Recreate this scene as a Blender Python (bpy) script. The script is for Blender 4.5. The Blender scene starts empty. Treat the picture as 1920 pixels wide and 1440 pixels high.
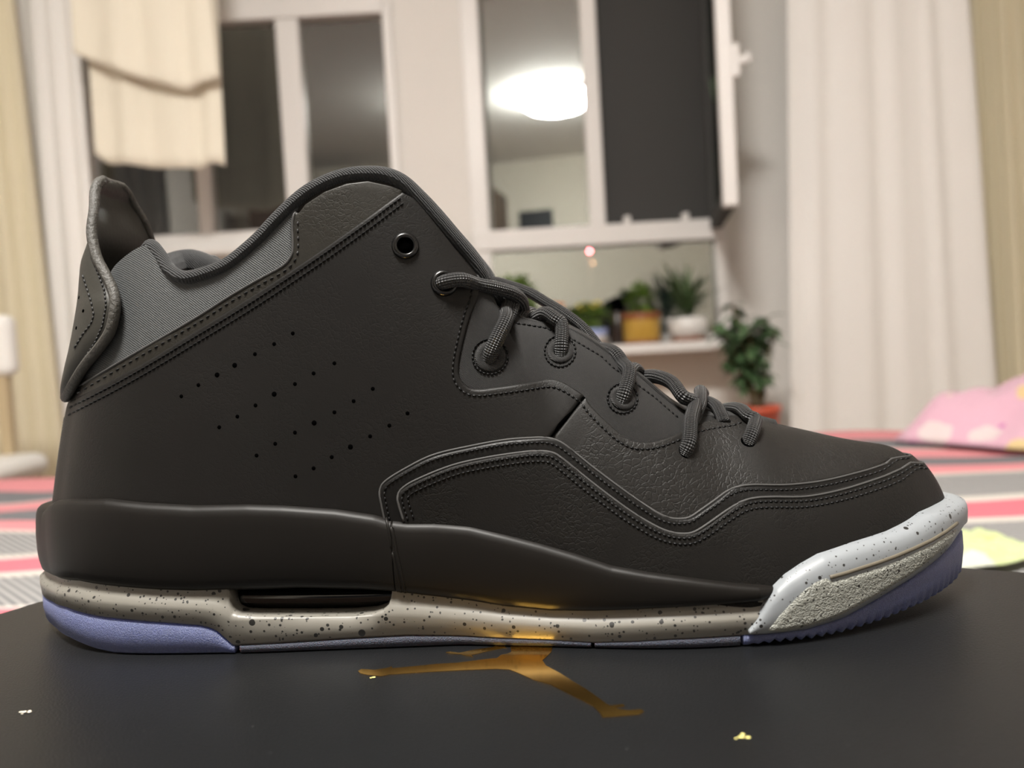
import bpy, bmesh, math, random
import numpy as np
from mathutils import Vector, Matrix
from mathutils.bvhtree import BVHTree
from mathutils.geometry import delaunay_2d_cdt

random.seed(7); RNG = np.random.default_rng(7)
SC = bpy.context.scene
COL = SC.collection

# ------------------------------------------------------------------ camera, world, exposure
F = 1498.0                      # focal length in pixels of the 1920 x 1440 frame
CAMZ = 0.09                     # lens height above the lid of the shoe box (z = 0)
ROLL = math.radians(3.2); PITCH = math.atan(70 / F)
_r0 = Vector((1, 0, 0)); FWD = Vector((0, math.cos(PITCH), -math.sin(PITCH)))
_u0 = Vector((0, math.sin(PITCH), math.cos(PITCH)))
CX = math.cos(ROLL) * _r0 - math.sin(ROLL) * _u0
CY = math.sin(ROLL) * _r0 + math.cos(ROLL) * _u0
CAM = Vector((0, 0, CAMZ))
cd = bpy.data.cameras.new('camera'); cam = bpy.data.objects.new('camera', cd); COL.objects.link(cam)
mw = Matrix.Identity(4)
for i in range(3):
    mw[i][0] = CX[i]; mw[i][1] = CY[i]; mw[i][2] = -FWD[i]; mw[i][3] = CAM[i]
cam.matrix_world = mw
cd.sensor_width = 36.0; cd.lens = F / 1920 * 36.0
cd.clip_start = 0.01; cd.clip_end = 60
cd.dof.use_dof = True; cd.dof.focus_distance = 0.252; cd.dof.aperture_fstop = cd.lens / 3.0
SC.camera = cam

W = bpy.data.worlds.new('night'); SC.world = W; W.use_nodes = True
W.node_tree.nodes['Background'].inputs[0].default_value = (0.25, 0.3, 0.4, 1)
W.node_tree.nodes['Background'].inputs[1].default_value = 0.008
SC.view_settings.view_transform = 'Standard'; SC.view_settings.look = 'None'
SC.view_settings.gamma = 1.0; SC.view_settings.use_curve_mapping = False
SC.view_settings.exposure = 2.3
LAMP_STRENGTH = 34.0
SC.cycles.use_denoising = True
SC.cycles.caustics_reflective = True; SC.cycles.caustics_refractive = True
SC.cycles.max_bounces = 10; SC.cycles.diffuse_bounces = 5; SC.cycles.glossy_bounces = 5
SC.cycles.transparent_max_bounces = 12; SC.cycles.sample_clamp_indirect = 12.0

# ------------------------------------------------------------------ helpers
def ray(px, py):
    return CX * ((px - 960) / F) + CY * ((720 - py) / F) + FWD
def at(px, py, Y):
    d = ray(px, py); return CAM + d * (Y / d.y)
def at_z(px, py, z):
    d = ray(px, py); return CAM + d * ((z - CAMZ) / d.z)

def tag(o, label=None, cat=None, group=None, kind=None):
    if label: o['label'] = label
    if cat: o['category'] = cat
    if group: o['group'] = group
    if kind: o['kind'] = kind
    return o
def empty(name, loc=(0, 0, 0), rz=0, parent=None):
    o = bpy.data.objects.new(name, None); COL.objects.link(o); o.location = loc; o.rotation_euler = (0, 0, rz)
    o.empty_display_size = 0.02
    if parent: o.parent = parent
    return o
def mesh_obj(name, verts, faces, m, parent=None, smooth=True, uvs=None):
    me = bpy.data.meshes.new(name)
    me.from_pydata([tuple(v) for v in verts], [], [tuple(int(i) for i in f) for f in faces])
    if uvs is not None:
        ul = me.uv_layers.new(name='UVMap')
        vi = np.empty(len(me.loops), int); me.loops.foreach_get('vertex_index', vi)
        ul.data.foreach_set('uv', np.asarray(uvs, float)[vi].ravel())
    me.materials.append(m); me.update()
    if smooth:
        me.polygons.foreach_set('use_smooth', [True] * len(me.polygons))
    o = bpy.data.objects.new(name, me); COL.objects.link(o)
    if parent: o.parent = parent
    return o
def bm_obj(name, bm, m, parent=None, smooth=False):
    me = bpy.data.meshes.new(name); bm.to_mesh(me); bm.free(); me.materials.append(m)
    if smooth: me.polygons.foreach_set('use_smooth', [True] * len(me.polygons))
    o = bpy.data.objects.new(name, me); COL.objects.link(o)
    if parent: o.parent = parent
    return o
def bm_box(bm, x0, x1, y0, y1, z0, z1, bev=0):
    r = bmesh.ops.create_cube(bm, size=1)
    vs = r['verts']
    for v in vs:
        v.co = Vector((x0 + (x1 - x0) * (v.co.x + .5), y0 + (y1 - y0) * (v.co.y + .5), z0 + (z1 - z0) * (v.co.z + .5)))
    if bev:
        es = list({e for v in vs for e in v.link_edges})
        bmesh.ops.bevel(bm, geom=es, offset=bev, segments=3, profile=.5, affect='EDGES')
def box(name, x0, x1, y0, y1, z0, z1, m, parent=None, bev=0.004):
    bm = bmesh.new(); bm_box(bm, x0, x1, y0, y1, z0, z1, bev)
    return bm_obj(name, bm, m, parent, smooth=False)
def lathe(name, prof, m, parent=None, loc=(0, 0, 0), seg=40):
    V = []; Fc = []
    for i in range(seg):
        a = 2 * math.pi * i / seg
        for r, z in prof: V.append((loc[0] + r * math.cos(a), loc[1] + r * math.sin(a), loc[2] + z))
    n = len(prof)
    for i in range(seg):
        for j in range(n - 1):
            a = i * n + j; b = ((i + 1) % seg) * n + j
            Fc.append((a, b, b + 1, a + 1))
    return mesh_obj(name, V, Fc, m, parent)
def tube_geo(pts, rad, seg=8, flat=1.0, nrm=None, cap=True):
    """tube along pts; rad scalar/list; flat squeezes along nrm"""
    P = np.asarray(pts, float); n = len(P)
    R = np.full(n, rad, float) if np.isscalar(rad) else np.asarray(rad, float)
    T = np.gradient(P, axis=0); T /= np.linalg.norm(T, axis=1)[:, None] + 1e-12
    if nrm is None:
        ref = np.array([0, 0, 1.0]) if abs(T[0, 2]) < .9 else np.array([1.0, 0, 0])
        N = np.empty_like(P); N[0] = ref - T[0] * (ref @ T[0]); N[0] /= np.linalg.norm(N[0])
        for i in range(1, n):
            v = N[i - 1] - T[i] * (N[i - 1] @ T[i]); N[i] = v / (np.linalg.norm(v) + 1e-12)
    else:
        N = np.asarray(nrm, float); N = N - T * (N * T).sum(1)[:, None]; N /= np.linalg.norm(N, axis=1)[:, None] + 1e-12
    B = np.cross(T, N)
    V = []; UV = []; L = np.concatenate([[0], np.cumsum(np.linalg.norm(np.diff(P, axis=0), axis=1))])
    for i in range(n):
        for k in range(seg + 1):
            a = 2 * math.pi * (k % seg) / seg
            V.append(P[i] + R[i] * (math.cos(a) * B[i] + flat * math.sin(a) * N[i])); UV.append((L[i] * 100, k / seg))
    Fc = []
    for i in range(n - 1):
        for k in range(seg):
            a = i * (seg + 1) + k; b = a + 1
            Fc.append((a, b, b + seg + 1, a + seg + 1))
    if cap:
        Fc.append(tuple(range(seg - 1, -1, -1))); Fc.append(tuple((n - 1) * (seg + 1) + k for k in range(seg)))
    return V, Fc, UV
def catmull(pts, n):
    P = np.asarray(pts, float); m = len(P)
    Pe = np.vstack([2 * P[0] - P[1], P, 2 * P[-1] - P[-2]])
    t = np.linspace(0, m - 1, n); i = np.minimum(t.astype(int), m - 2); f = (t - i)[:, None]
    a, b, c, d = Pe[i], Pe[i + 1], Pe[i + 2], Pe[i + 3]
    return .5 * ((2 * b) + (-a + c) * f + (2 * a - 5 * b + 4 * c - d) * f ** 2 + (-a + 3 * b - 3 * c + d) * f ** 3)
def resample(pts, step):
    P = np.asarray(pts, float); L = np.concatenate([[0], np.cumsum(np.linalg.norm(np.diff(P, axis=0), axis=1))])
    n = max(2, int(round(L[-1] / step)) + 1); t = np.linspace(0, L[-1], n)
    return np.stack([np.interp(t, L, P[:, k]) for k in range(P.shape[1])], 1)
def smooth_path(pts, step):
    return resample(catmull(pts, len(pts) * 12), step)
def offset_path(pts, d):
    P = np.asarray(pts, float); T = np.gradient(P, axis=0); T /= np.linalg.norm(T, axis=1)[:, None] + 1e-9
    return P + d * np.stack([-T[:, 1], T[:, 0]], 1)

# ------------------------------------------------------------------ materials
def new_mat(name):
    m = bpy.data.materials.new(name); m.use_nodes = True
    nt = m.node_tree; return m, nt, nt.nodes['Principled BSDF']
def mat(name, col, rough=.5, metal=0, bump=None, spec=.5, var=None, sheen=0, coat=0, sub=0):
    """bump = (kind, scale, strength[, distance]); var = (scale, amount)"""
    m, nt, b = new_mat(name)
    b.inputs['Base Color'].default_value = (*col, 1); b.inputs['Roughness'].default_value = rough
    b.inputs['Metallic'].default_value = metal; b.inputs['Specular IOR Level'].default_value = spec
    b.inputs['Sheen Weight'].default_value = sheen; b.inputs['Coat Weight'].default_value = coat
    tc = nt.nodes.new('ShaderNodeTexCoord')
    if sub:
        b.inputs['Subsurface Weight'].default_value = sub; b.inputs['Subsurface Scale'].default_value = .007
    if var:
        n = nt.nodes.new('ShaderNodeTexNoise'); n.inputs['Scale'].default_value = var[0]; n.inputs['Detail'].default_value = 4
        nt.links.new(tc.outputs['Object'], n.inputs['Vector'])
        mx = nt.nodes.new('ShaderNodeMix'); mx.data_type = 'RGBA'
        mx.inputs[6].default_value = (*[c * (1 - var[1]) for c in col], 1); mx.inputs[7].default_value = (*[min(1, c * (1 + var[1])) for c in col], 1)
        nt.links.new(n.outputs['Fac'], mx.inputs[0]); nt.links.new(mx.outputs[2], b.inputs['Base Color'])
    if bump:
        bp = nt.nodes.new('ShaderNodeBump'); bp.inputs['Strength'].default_value = bump[2]
        bp.inputs['Distance'].default_value = bump[3] if len(bump) > 3 else .001
        if bump[0] == 'noise':
            n = nt.nodes.new('ShaderNodeTexNoise'); n.inputs['Scale'].default_value = bump[1]; n.inputs['Detail'].default_value = 5
            nt.links.new(tc.outputs['Object'], n.inputs['Vector']); nt.links.new(n.outputs['Fac'], bp.inputs['Height'])
        elif bump[0] == 'leather':
            n = nt.nodes.new('ShaderNodeTexNoise'); n.inputs['Scale'].default_value = bump[1] * .35; n.inputs['Detail'].default_value = 3
            nt.links.new(tc.outputs['Object'], n.inputs['Vector'])
            ad = nt.nodes.new('ShaderNodeVectorMath'); ad.operation = 'MULTIPLY_ADD'
            ad.inputs[1].default_value = (.0035,) * 3; nt.links.new(n.outputs['Color'], ad.inputs[0]); nt.links.new(tc.outputs['Object'], ad.inputs[2])
            v = nt.nodes.new('ShaderNodeTexVoronoi'); v.feature = 'DISTANCE_TO_EDGE'; v.inputs['Scale'].default_value = bump[1]
            nt.links.new(ad.outputs[0], v.inputs['Vector'])
            rp = nt.nodes.new('ShaderNodeMapRange'); rp.inputs['From Max'].default_value = .12
            nt.links.new(v.outputs['Distance'], rp.inputs['Value'])
            # creases only here and there
            n2 = nt.nodes.new('ShaderNodeTexNoise'); n2.inputs['Scale'].default_value = 55; nt.links.new(tc.outputs['Object'], n2.inputs['Vector'])
            r2 = nt.nodes.new('ShaderNodeMapRange'); r2.inputs['From Min'].default_value = .38; r2.inputs['From Max'].default_value = .62
            nt.links.new(n2.outputs['Fac'], r2.inputs['Value'])
            mm = nt.nodes.new('ShaderNodeMath'); mm.operation = 'MULTIPLY'; nt.links.new(rp.outputs[0], mm.inputs[0]); nt.links.new(r2.outputs[0], mm.inputs[1])
            n3 = nt.nodes.new('ShaderNodeTexNoise'); n3.inputs['Scale'].default_value = bump[1] * 4; nt.links.new(tc.outputs['Object'], n3.inputs['Vector'])
            m3 = nt.nodes.new('ShaderNodeMath'); m3.operation = 'MULTIPLY_ADD'; m3.inputs[1].default_value = .35
            nt.links.new(n3.outputs['Fac'], m3.inputs[0]); nt.links.new(mm.outputs[0], m3.inputs[2])
            nt.links.new(m3.outputs[0], bp.inputs['Height'])
        elif bump[0] == 'weave':
            w1 = nt.nodes.new('ShaderNodeTexWave'); w1.inputs['Scale'].default_value = bump[1]; w1.bands_direction = 'DIAGONAL'; w1.inputs['Distortion'].default_value = 2
            nt.links.new(tc.outputs['Object'], w1.inputs['Vector'])
            n = nt.nodes.new('ShaderNodeTexNoise'); n.inputs['Scale'].default_value = bump[1] * 4
            nt.links.new(tc.outputs['Object'], n.inputs['Vector'])
            mm = nt.nodes.new('ShaderNodeMath'); mm.operation = 'ADD'; nt.links.new(w1.outputs['Fac'], mm.inputs[0]); nt.links.new(n.outputs['Fac'], mm.inputs[1])
            nt.links.new(mm.outputs[0], bp.inputs['Height'])
        elif bump[0] == 'crumple':
            v = nt.nodes.new('ShaderNodeTexVoronoi'); v.feature = 'SMOOTH_F1'; v.inputs['Scale'].default_value = bump[1]
            mp = nt.nodes.new('ShaderNodeMapping'); mp.inputs['Scale'].default_value = (1, 1, 1.8)
            n = nt.nodes.new('ShaderNodeTexNoise'); n.inputs['Scale'].default_value = bump[1] * .8
            nt.links.new(tc.outputs['Object'], n.inputs['Vector'])
            ad = nt.nodes.new('ShaderNodeVectorMath'); ad.operation = 'MULTIPLY_ADD'; ad.inputs[1].default_value = (.003,) * 3
            nt.links.new(n.outputs['Color'], ad.inputs[0]); nt.links.new(tc.outputs['Object'], ad.inputs[2])
            nt.links.new(ad.outputs[0], mp.inputs['Vector']); nt.links.new(mp.outputs[0], v.inputs['Vector'])
            nt.links.new(v.outputs['Distance'], bp.inputs['Height'])
        nt.links.new(bp.outputs['Normal'], b.inputs['Normal'])
    return m
def speckle_mat(name, col, rough, bump=None, amt=1.0):
    m = mat(name, col, rough, bump=bump)
    nt = m.node_tree; b = nt.nodes['Principled BSDF']; tc = [n for n in nt.nodes if n.type == 'TEX_COORD'][0]
    prev = None
    for sc, lo, hi, thr in ((210, .0, .30, .58), (500, .0, .36, .58), (900, .02, .38, .58)):
        v = nt.nodes.new('ShaderNodeTexVoronoi'); v.inputs['Scale'].default_value = sc; nt.links.new(tc.outputs['Object'], v.inputs['Vector'])
        sp = nt.nodes.new('ShaderNodeSeparateColor'); nt.links.new(v.outputs['Color'], sp.inputs[0])
        mr = nt.nodes.new('ShaderNodeMapRange'); mr.inputs['From Min'].default_value = thr; mr.inputs['From Max'].default_value = 1
        mr.inputs['To Min'].default_value = lo; mr.inputs['To Max'].default_value = hi * amt; nt.links.new(sp.outputs[0], mr.inputs['Value'])
        lt = nt.nodes.new('ShaderNodeMath'); lt.operation = 'LESS_THAN'; nt.links.new(v.outputs['Distance'], lt.inputs[0]); nt.links.new(mr.outputs[0], lt.inputs[1])
        if prev:
            mx = nt.nodes.new('ShaderNodeMath'); mx.operation = 'MAXIMUM'; nt.links.new(prev, mx.inputs[0]); nt.links.new(lt.outputs[0], mx.inputs[1]); prev = mx.outputs[0]
        else: prev = lt.outputs[0]
    mix = nt.nodes.new('ShaderNodeMix'); mix.data_type = 'RGBA'
    mix.inputs[6].default_value = (*col, 1); mix.inputs[7].default_value = (.012, .012, .011, 1)
    nt.links.new(prev, mix.inputs[0]); nt.links.new(mix.outputs[2], b.inputs['Base Color'])
    return m
def lace_mat():
    m, nt, b = new_mat('black_braided_cord')
    b.inputs['Base Color'].default_value = (.008, .008, .0085, 1); b.inputs['Roughness'].default_value = .5; b.inputs['Sheen Weight'].default_value = .05
    uv = nt.nodes.new('ShaderNodeUVMap'); sx = nt.nodes.new('ShaderNodeSeparateXYZ'); nt.links.new(uv.outputs[0], sx.inputs[0])
    def lin(ax, ay, ph):
        a = nt.nodes.new('ShaderNodeMath'); a.operation = 'MULTIPLY'; a.inputs[1].default_value = ax; nt.links.new(sx.outputs[0], a.inputs[0])
        c = nt.nodes.new('ShaderNodeMath'); c.operation = 'MULTIPLY_ADD'; c.inputs[1].default_value = ay; nt.links.new(sx.outputs[1], c.inputs[0]); nt.links.new(a.outputs[0], c.inputs[2])
        s = nt.nodes.new('ShaderNodeMath'); s.operation = 'SINE'; nt.links.new(c.outputs[0], s.inputs[0]); return s.outputs[0]
    k = 2 * math.pi
    p = lin(k * 8, k * 8, 0); q = lin(k * 8, -k * 8, 0)
    mul = nt.nodes.new('ShaderNodeMath'); mul.operation = 'MULTIPLY'; nt.links.new(p, mul.inputs[0]); nt.links.new(q, mul.inputs[1])
    bp = nt.nodes.new('ShaderNodeBump'); bp.inputs['Strength'].default_value = .9; bp.inputs['Distance'].default_value = .0004
    nt.links.new(mul.outputs[0], bp.inputs['Height']); nt.links.new(bp.outputs[0], b.inputs['Normal'])
    mr = nt.nodes.new('ShaderNodeMapRange'); mr.inputs['From Min'].default_value = -1; mr.inputs['To Min'].default_value = .35; mr.inputs['To Max'].default_value = 1.3
    nt.links.new(mul.outputs[0], mr.inputs['Value'])
    vm = nt.nodes.new('ShaderNodeVectorMath'); vm.operation = 'SCALE'; vm.inputs[0].default_value = (.0085, .0085, .009); nt.links.new(mr.outputs[0], vm.inputs['Scale'])
    nt.links.new(vm.outputs[0], b.inputs['Base Color'])
    return m
def emit_mat(name, col, s):
    m, nt, b = new_mat(name); b.inputs['Base Color'].default_value = (*col, 1)
    b.inputs['Emission Color'].default_value = (*col, 1); b.inputs['Emission Strength'].default_value = s; return m
def glass_mat(name, refl, tint):
    m = bpy.data.materials.new(name); m.use_nodes = True; nt = m.node_tree
    for n in list(nt.nodes):
        if n.type != 'OUTPUT_MATERIAL': nt.nodes.remove(n)
    out = nt.nodes[0]; g = nt.nodes.new('ShaderNodeBsdfGlossy'); g.inputs['Roughness'].default_value = .01; g.inputs['Color'].default_value = (.95, .97, .95, 1)
    t = nt.nodes.new('ShaderNodeBsdfTransparent'); t.inputs['Color'].default_value = (*tint, 1)
    mx = nt.nodes.new('ShaderNodeMixShader'); mx.inputs[0].default_value = refl
    nt.links.new(t.outputs[0], mx.inputs[1]); nt.links.new(g.outputs[0], mx.inputs[2]); nt.links.new(mx.outputs[0], out.inputs['Surface']); return m

BLK = (.0056, .0050, .0044)  # shoe base colours lowered to stand in for the camera holder's shadow
m_leather = mat('black_smooth_leather', BLK, .5, bump=('leather', 620, .12, .0005), var=(60, .15), spec=.22)
m_leather2 = mat('black_tumbled_leather', (.0072, .0065, .0057), .52, bump=('leather', 560, .26, .0006), var=(60, .15), spec=.27)
m_patent = mat('black_fine_leather', (.0038, .0035, .0032), .42, bump=('leather', 600, .12, .0005), spec=.22)
m_overlay = mat('black_grained_leather', (.0062, .0056, .0049), .55, bump=('leather', 640, .26, .0005), spec=.15)
m_brownleather = mat('brown_black_leather', (.0115, .0100, .0070), .5, bump=('leather', 620, .16, .0005), spec=.3)
m_fabric = mat('grey_satin_fabric', (.025, .0275, .0285), .6, bump=('weave', 700, .35, .0004), sheen=.12)
m_eyestay = mat('black_nylon_fabric', (.0078, .0074, .0072), .6, bump=('weave', 1100, .5, .0003), sheen=.04, spec=.35)
m_bind = mat('black_knit_binding', (.0062, .0067, .0078), .75, bump=('weave', 600, .6, .0006), sheen=.10)
m_foam = mat('black_polyurethane', (.0062, .0054, .0046), .46, var=(40, .12), spec=.2)
m_thread = mat('black_thread', (.0030, .0030, .0032), .55, spec=.2)
m_thread2 = mat('dark_thread', (.003, .003, .003), .6)
m_edge = mat('raw_leather_edge', (.036, .035, .034), .7)
m_rim = mat('wrapped_fabric_rim', (.040, .037, .031), .6, bump=('noise', 900, .8, .0006))
m_tab = mat('heel_tab_leather', (.030, .0285, .0235), .5, bump=('noise', 700, .2, .0004), spec=.3)
m_mid = speckle_mat('grey_speckled_rubber', (.160, .152, .132), .42)  # sole greys darkened likewise, shadow put into the colour
m_cap = speckle_mat('pale_grey_speckled_rubber', (.205, .22, .233), .42, amt=.8)
m_captex = speckle_mat('pebbled_grey_rubber', (.225, .23, .205), .45, bump=('crumple', 1050, .75, .0008), amt=.8)
m_groove = mat('groove_rope', (.10, .085, .06), .6)
m_hole = mat('hole_black', (.0008, .0008, .0008), 1.0, spec=0)  # black also painted for the shade inside uncut holes
m_metal = mat('gunmetal', (.035, .035, .035), .25, metal=.9)
m_lace = lace_mat()
m_air = mat('dark_air_unit', (.003, .003, .003), .08, coat=.5)
m_label = mat('woven_white_label', (.35, .35, .35), .6)
m_sole = mat('icy_blue_rubber', (.102, .120, .238), .5, bump=('noise', 2600, .9, .0006), sub=.7, var=(1500, .35))
m_sole2 = mat('greyish_icy_rubber', (.036, .040, .062), .6, bump=('noise', 2600, .9, .0006), sub=.5, var=(1500, .4))
m_sole.node_tree.nodes['Principled BSDF'].inputs['Subsurface Radius'].default_value = (.5, .6, 1)

# ------------------------------------------------------------------ room
YW = 3.0; ZF = -0.62; ZC = 2.05; XL = -2.8; XR = 2.6; YB = -2.4
m_wall = mat('warm_white_paint', (.76, .735, .70), .8, var=(3, .03))
m_wallb = mat('back_wall_paint', (.70, .66, .58), .8, var=(3, .03))
m_ceil = mat('ceiling_paint', (.8, .79, .77), .85)
m_floor = mat('wood_floor', (.32, .2, .11), .45, var=(6, .2))
m_white = mat('white_plastic_frame', (.76, .74, .72), .4)
m_glass = glass_mat('window_glass', .34, (.85, .9, .88))
m_glassd = glass_mat('window_glass_left', .16, (.8, .8, .78))
m_screen = mat('insect_screen_mesh', (.035, .034, .032), .7)

def S(o, label): return tag(o, label, kind='structure')
S(box('floor', XL, XR, YB, YW, ZF - .05, ZF, m_floor, bev=0), 'brown wooden floor under the bed')
S(box('ceiling', XL, XR, YB, YW + .1, ZC, ZC + .05, m_ceil, bev=0), 'white ceiling above the room')
S(box('wall_left', XL - .05, XL, YB, YW + .1, ZF, ZC, m_wall, bev=0), 'plain wall beyond the left curtains')
S(box('wall_right', XR, XR + .05, YB, YW + .1, ZF, ZC, m_wall, bev=0), 'plain wall beyond the right curtains')
S(box('wall_back', XL, XR, YB - .05, YB, ZF, ZC, m_wallb, bev=0), 'plain wall mirrored in the window glass')
def xw(px, py=230): return at(px, py, YW).x
def zw(px, py): return at(px, py, YW).z
LX0, LX1 = xw(150), xw(737); RX0, RX1 = xw(873), xw(1350)
LZ0, LZ1 = zw(460, 455), zw(560, 12); RZ0, RZ1 = zw(1150, 640), zw(1000, -60)
def wallbox(x0, x1, z0, z1, p):
    return box('wall_panel', x0, x1, YW, YW + .12, z0, z1, m_wall, p, bev=0)
wf = empty('wall_front'); S(wf, 'white wall around the two night windows')
wallbox(XL, LX0, ZF, ZC, wf); wallbox(LX0, LX1, ZF, LZ0, wf); wallbox(LX0, LX1, LZ1, ZC, wf)
wallbox(LX1, RX0, ZF, ZC, wf); wallbox(RX0, RX1, ZF, RZ0, wf); wallbox(RX0, RX1, RZ1, ZC, wf); wallbox(RX1, XR, ZF, ZC, wf)

def bar(name, x0, x1, z0, z1, p, y0=YW - .03, y1=YW + .05, m=m_white): return box(name, x0, x1, y0, y1, z0, z1, m, p, bev=.006)
# left window
w1 = empty('window_1'); S(w1, 'left white framed window with dark panes behind the hanging cloth')
bar('frame', LX0, LX1, LZ1 - .05, LZ1 + .02, w1); bar('frame', LX0, LX1, LZ0 - .02, LZ0 + .04, w1)
bar('frame', LX0 - .02, LX0 + .05, LZ0, LZ1, w1); bar('frame', LX1 - .015, LX1 + .02, LZ0, LZ1, w1)
for a, b_ in ((358, 384), (525, 568)): bar('mullion', xw(a, 150), xw(b_, 150), LZ0 + .04, LZ1 - .05, w1, y0=YW - .025)
for a, b_ in ((150, 362), (380, 530), (560, 737)):
    box('pane', xw(a), xw(b_), YW + .005, YW + .012, LZ0, LZ1, m_glassd, w1, bev=0)
# right window
w2 = empty('window_2'); S(w2, 'right white framed window with an open sash and plants on its ledge')
TZ0, TZ1 = zw(1115, 462), zw(1115, 424)
bar('frame', RX0, xw(908), RZ0, RZ1, w2); bar('frame', xw(1328), RX1, RZ0, TZ1, w2)
bar('frame', RX0, RX1, RZ1 - .06, RZ1, w2); bar('transom', RX0, xw(1345), TZ0, TZ1, w2, y0=YW - .04)
bar('frame', RX0, RX1, RZ0 - .01, RZ0 + .015, w2)
bar('mullion', xw(1094, 200), xw(1124, 200), TZ1, RZ1, w2)
PA = math.radians(-6.5); pcx = (xw(905) + xw(1100)) / 2; phw = (xw(1100) - xw(905)) / 2
pn = box('pane', -phw, phw, -.003, .003, TZ1, RZ1, m_glass, w2, bev=0); pn.location = (pcx, YW + .02, 0); pn.rotation_euler = (0, 0, PA)
PN = Vector((math.sin(PA), -math.cos(PA), 0)); PC = Vector((pcx, YW + .017, 0))
def unmirror(p): return p + PN * (-2 * (p - PC).dot(PN))
box('pane', xw(905), xw(1335), YW + .005, YW + .012, RZ0, TZ0, m_glass, w2, bev=0)
box('insect_screen', xw(1118), RX1, YW + .03, YW + .035, TZ1, RZ1, m_screen, w2, bev=0)
for px in (1174, 1283):
    bar('latch', xw(px - 6, 400), xw(px + 6, 400), TZ1, TZ1 + .028, w2, y0=YW - .03, y1=YW + .02)
# opened sash, hinged at the right jamb
hx, hy = xw(1330, 200), YW - .02; ex, ey = at(1363, 200, 2.45).x, 2.45
sash = empty('sash', parent=w2); ang = math.atan2(ey - hy, ex - hx); Ls = math.hypot(ex - hx, ey - hy)
sash.location = (hx, hy, 0); sash.rotation_euler = (0, 0, ang)
sz0 = at(1368, 385, 2.45).z
box('sash_stile', Ls - .05, Ls, -.022, .022, sz0, RZ1, m_white, sash, bev=.004)
box('sash_stile', 0, .05, -.022, .022, sz0, RZ1, m_screen, sash, bev=.004)
box('sash_rail', .05, Ls - .05, -.02, .02, sz0, sz0 + .05, m_screen, sash, bev=.004)
box('sash_rail', .05, Ls - .05, -.02, .02, RZ1 - .05, RZ1, m_white, sash, bev=.004)
m_green = glass_mat('green_edge_glass', .3, (.22, .28, .2))
box('sash_pane', .05, Ls - .05, -.004, .004, sz0 + .05, RZ1 - .05, m_green, sash, bev=0)
hz = at(1385, 110, 2.45).z
bm = bmesh.new(); bm_box(bm, Ls - .04, Ls - .01, .02, .045, hz - .05, hz + .05, .006); bm_box(bm, Ls - .035, Ls - .015, .035, .075, hz - .012, hz + .012, .005)
bm_box(bm, Ls - .035, Ls - .015, .06, .078, hz - .012, hz + .02, .005)
bm_obj('sash_handle', bm, m_white, sash)
# ledge
LEDGE = zw(1250, 641)
led = box('trim_1', RX0 - .02, xw(1348), YW - .24, YW, LEDGE - .035, LEDGE, m_white, bev=.006); S(led, 'white window ledge carrying the flower pots')
sillL = box('trim_2', LX0 - .02, LX1, YW - .1, YW, LZ0 - .05, LZ0 - .02, m_white, bev=.006); S(sillL, 'pale sill under the left window')

# ceiling lamp, mirrored in the window
DV = 6.35; vl = unmirror(at(1043, 212, DV)); lx, ly = vl.x, vl.y; print('lamp', lx, ly, vl.z)
lp = tag(empty('ceiling_lamp', (lx, ly, ZC)), 'round white ceiling lamp glowing in the window reflection', 'lamp')
m_lampe = emit_mat('lit_acrylic', (1.0, .965, .91), LAMP_STRENGTH)
lathe('base', [(0, 0), (.29, 0), (.29, -.03), (0, -.03)], m_white, lp)
lathe('diffuser', [(.285, -.03), (.285, -.05), (.27, -.08), (.22, -.115), (.14, -.14), (.06, -.15), (0, -.152)], m_lampe, lp)
lathe('finial', [(0, -.15), (.012, -.152), (.014, -.165), (0, -.175)], m_white, lp, seg=16)

# wardrobe and dark door behind the camera (seen mirrored in the panes)
m_brown = mat('brown_wood', (.11, .07, .045), .5, var=(8, .2)); m_dark = mat('dark_door_paint', (.012, .013, .017), .5)
wr = tag(empty('wardrobe', (-1.75, YB + .3, ZF)), 'dark brown wardrobe mirrored in the left panes', 'wardrobe')
box('body', -.72, .55, -.3, .25, 0, 2.3, m_brown, wr)
for x in (-.71, -.08):
    d = box('door', x, x + .62, .25, .27, .05, 2.27, m_brown, wr); box('handle', x + (.56 if x < -.5 else .03), x + (.58 if x < -.5 else .05), .27, .29, 1.0, 1.2, m_metal, d)
_a = at(1000, 392, 2 * YW - YB); vd0, vd1 = unmirror(_a).x - .18, unmirror(_a).x + .18
dz1 = at(990, 392, 2 * YW - YB).z
dr = box('door_1', vd0, vd1, YB, YB + .03, ZF, dz1, m_dark, bev=.004); S(dr, 'narrow dark door mirrored in the window')

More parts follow.
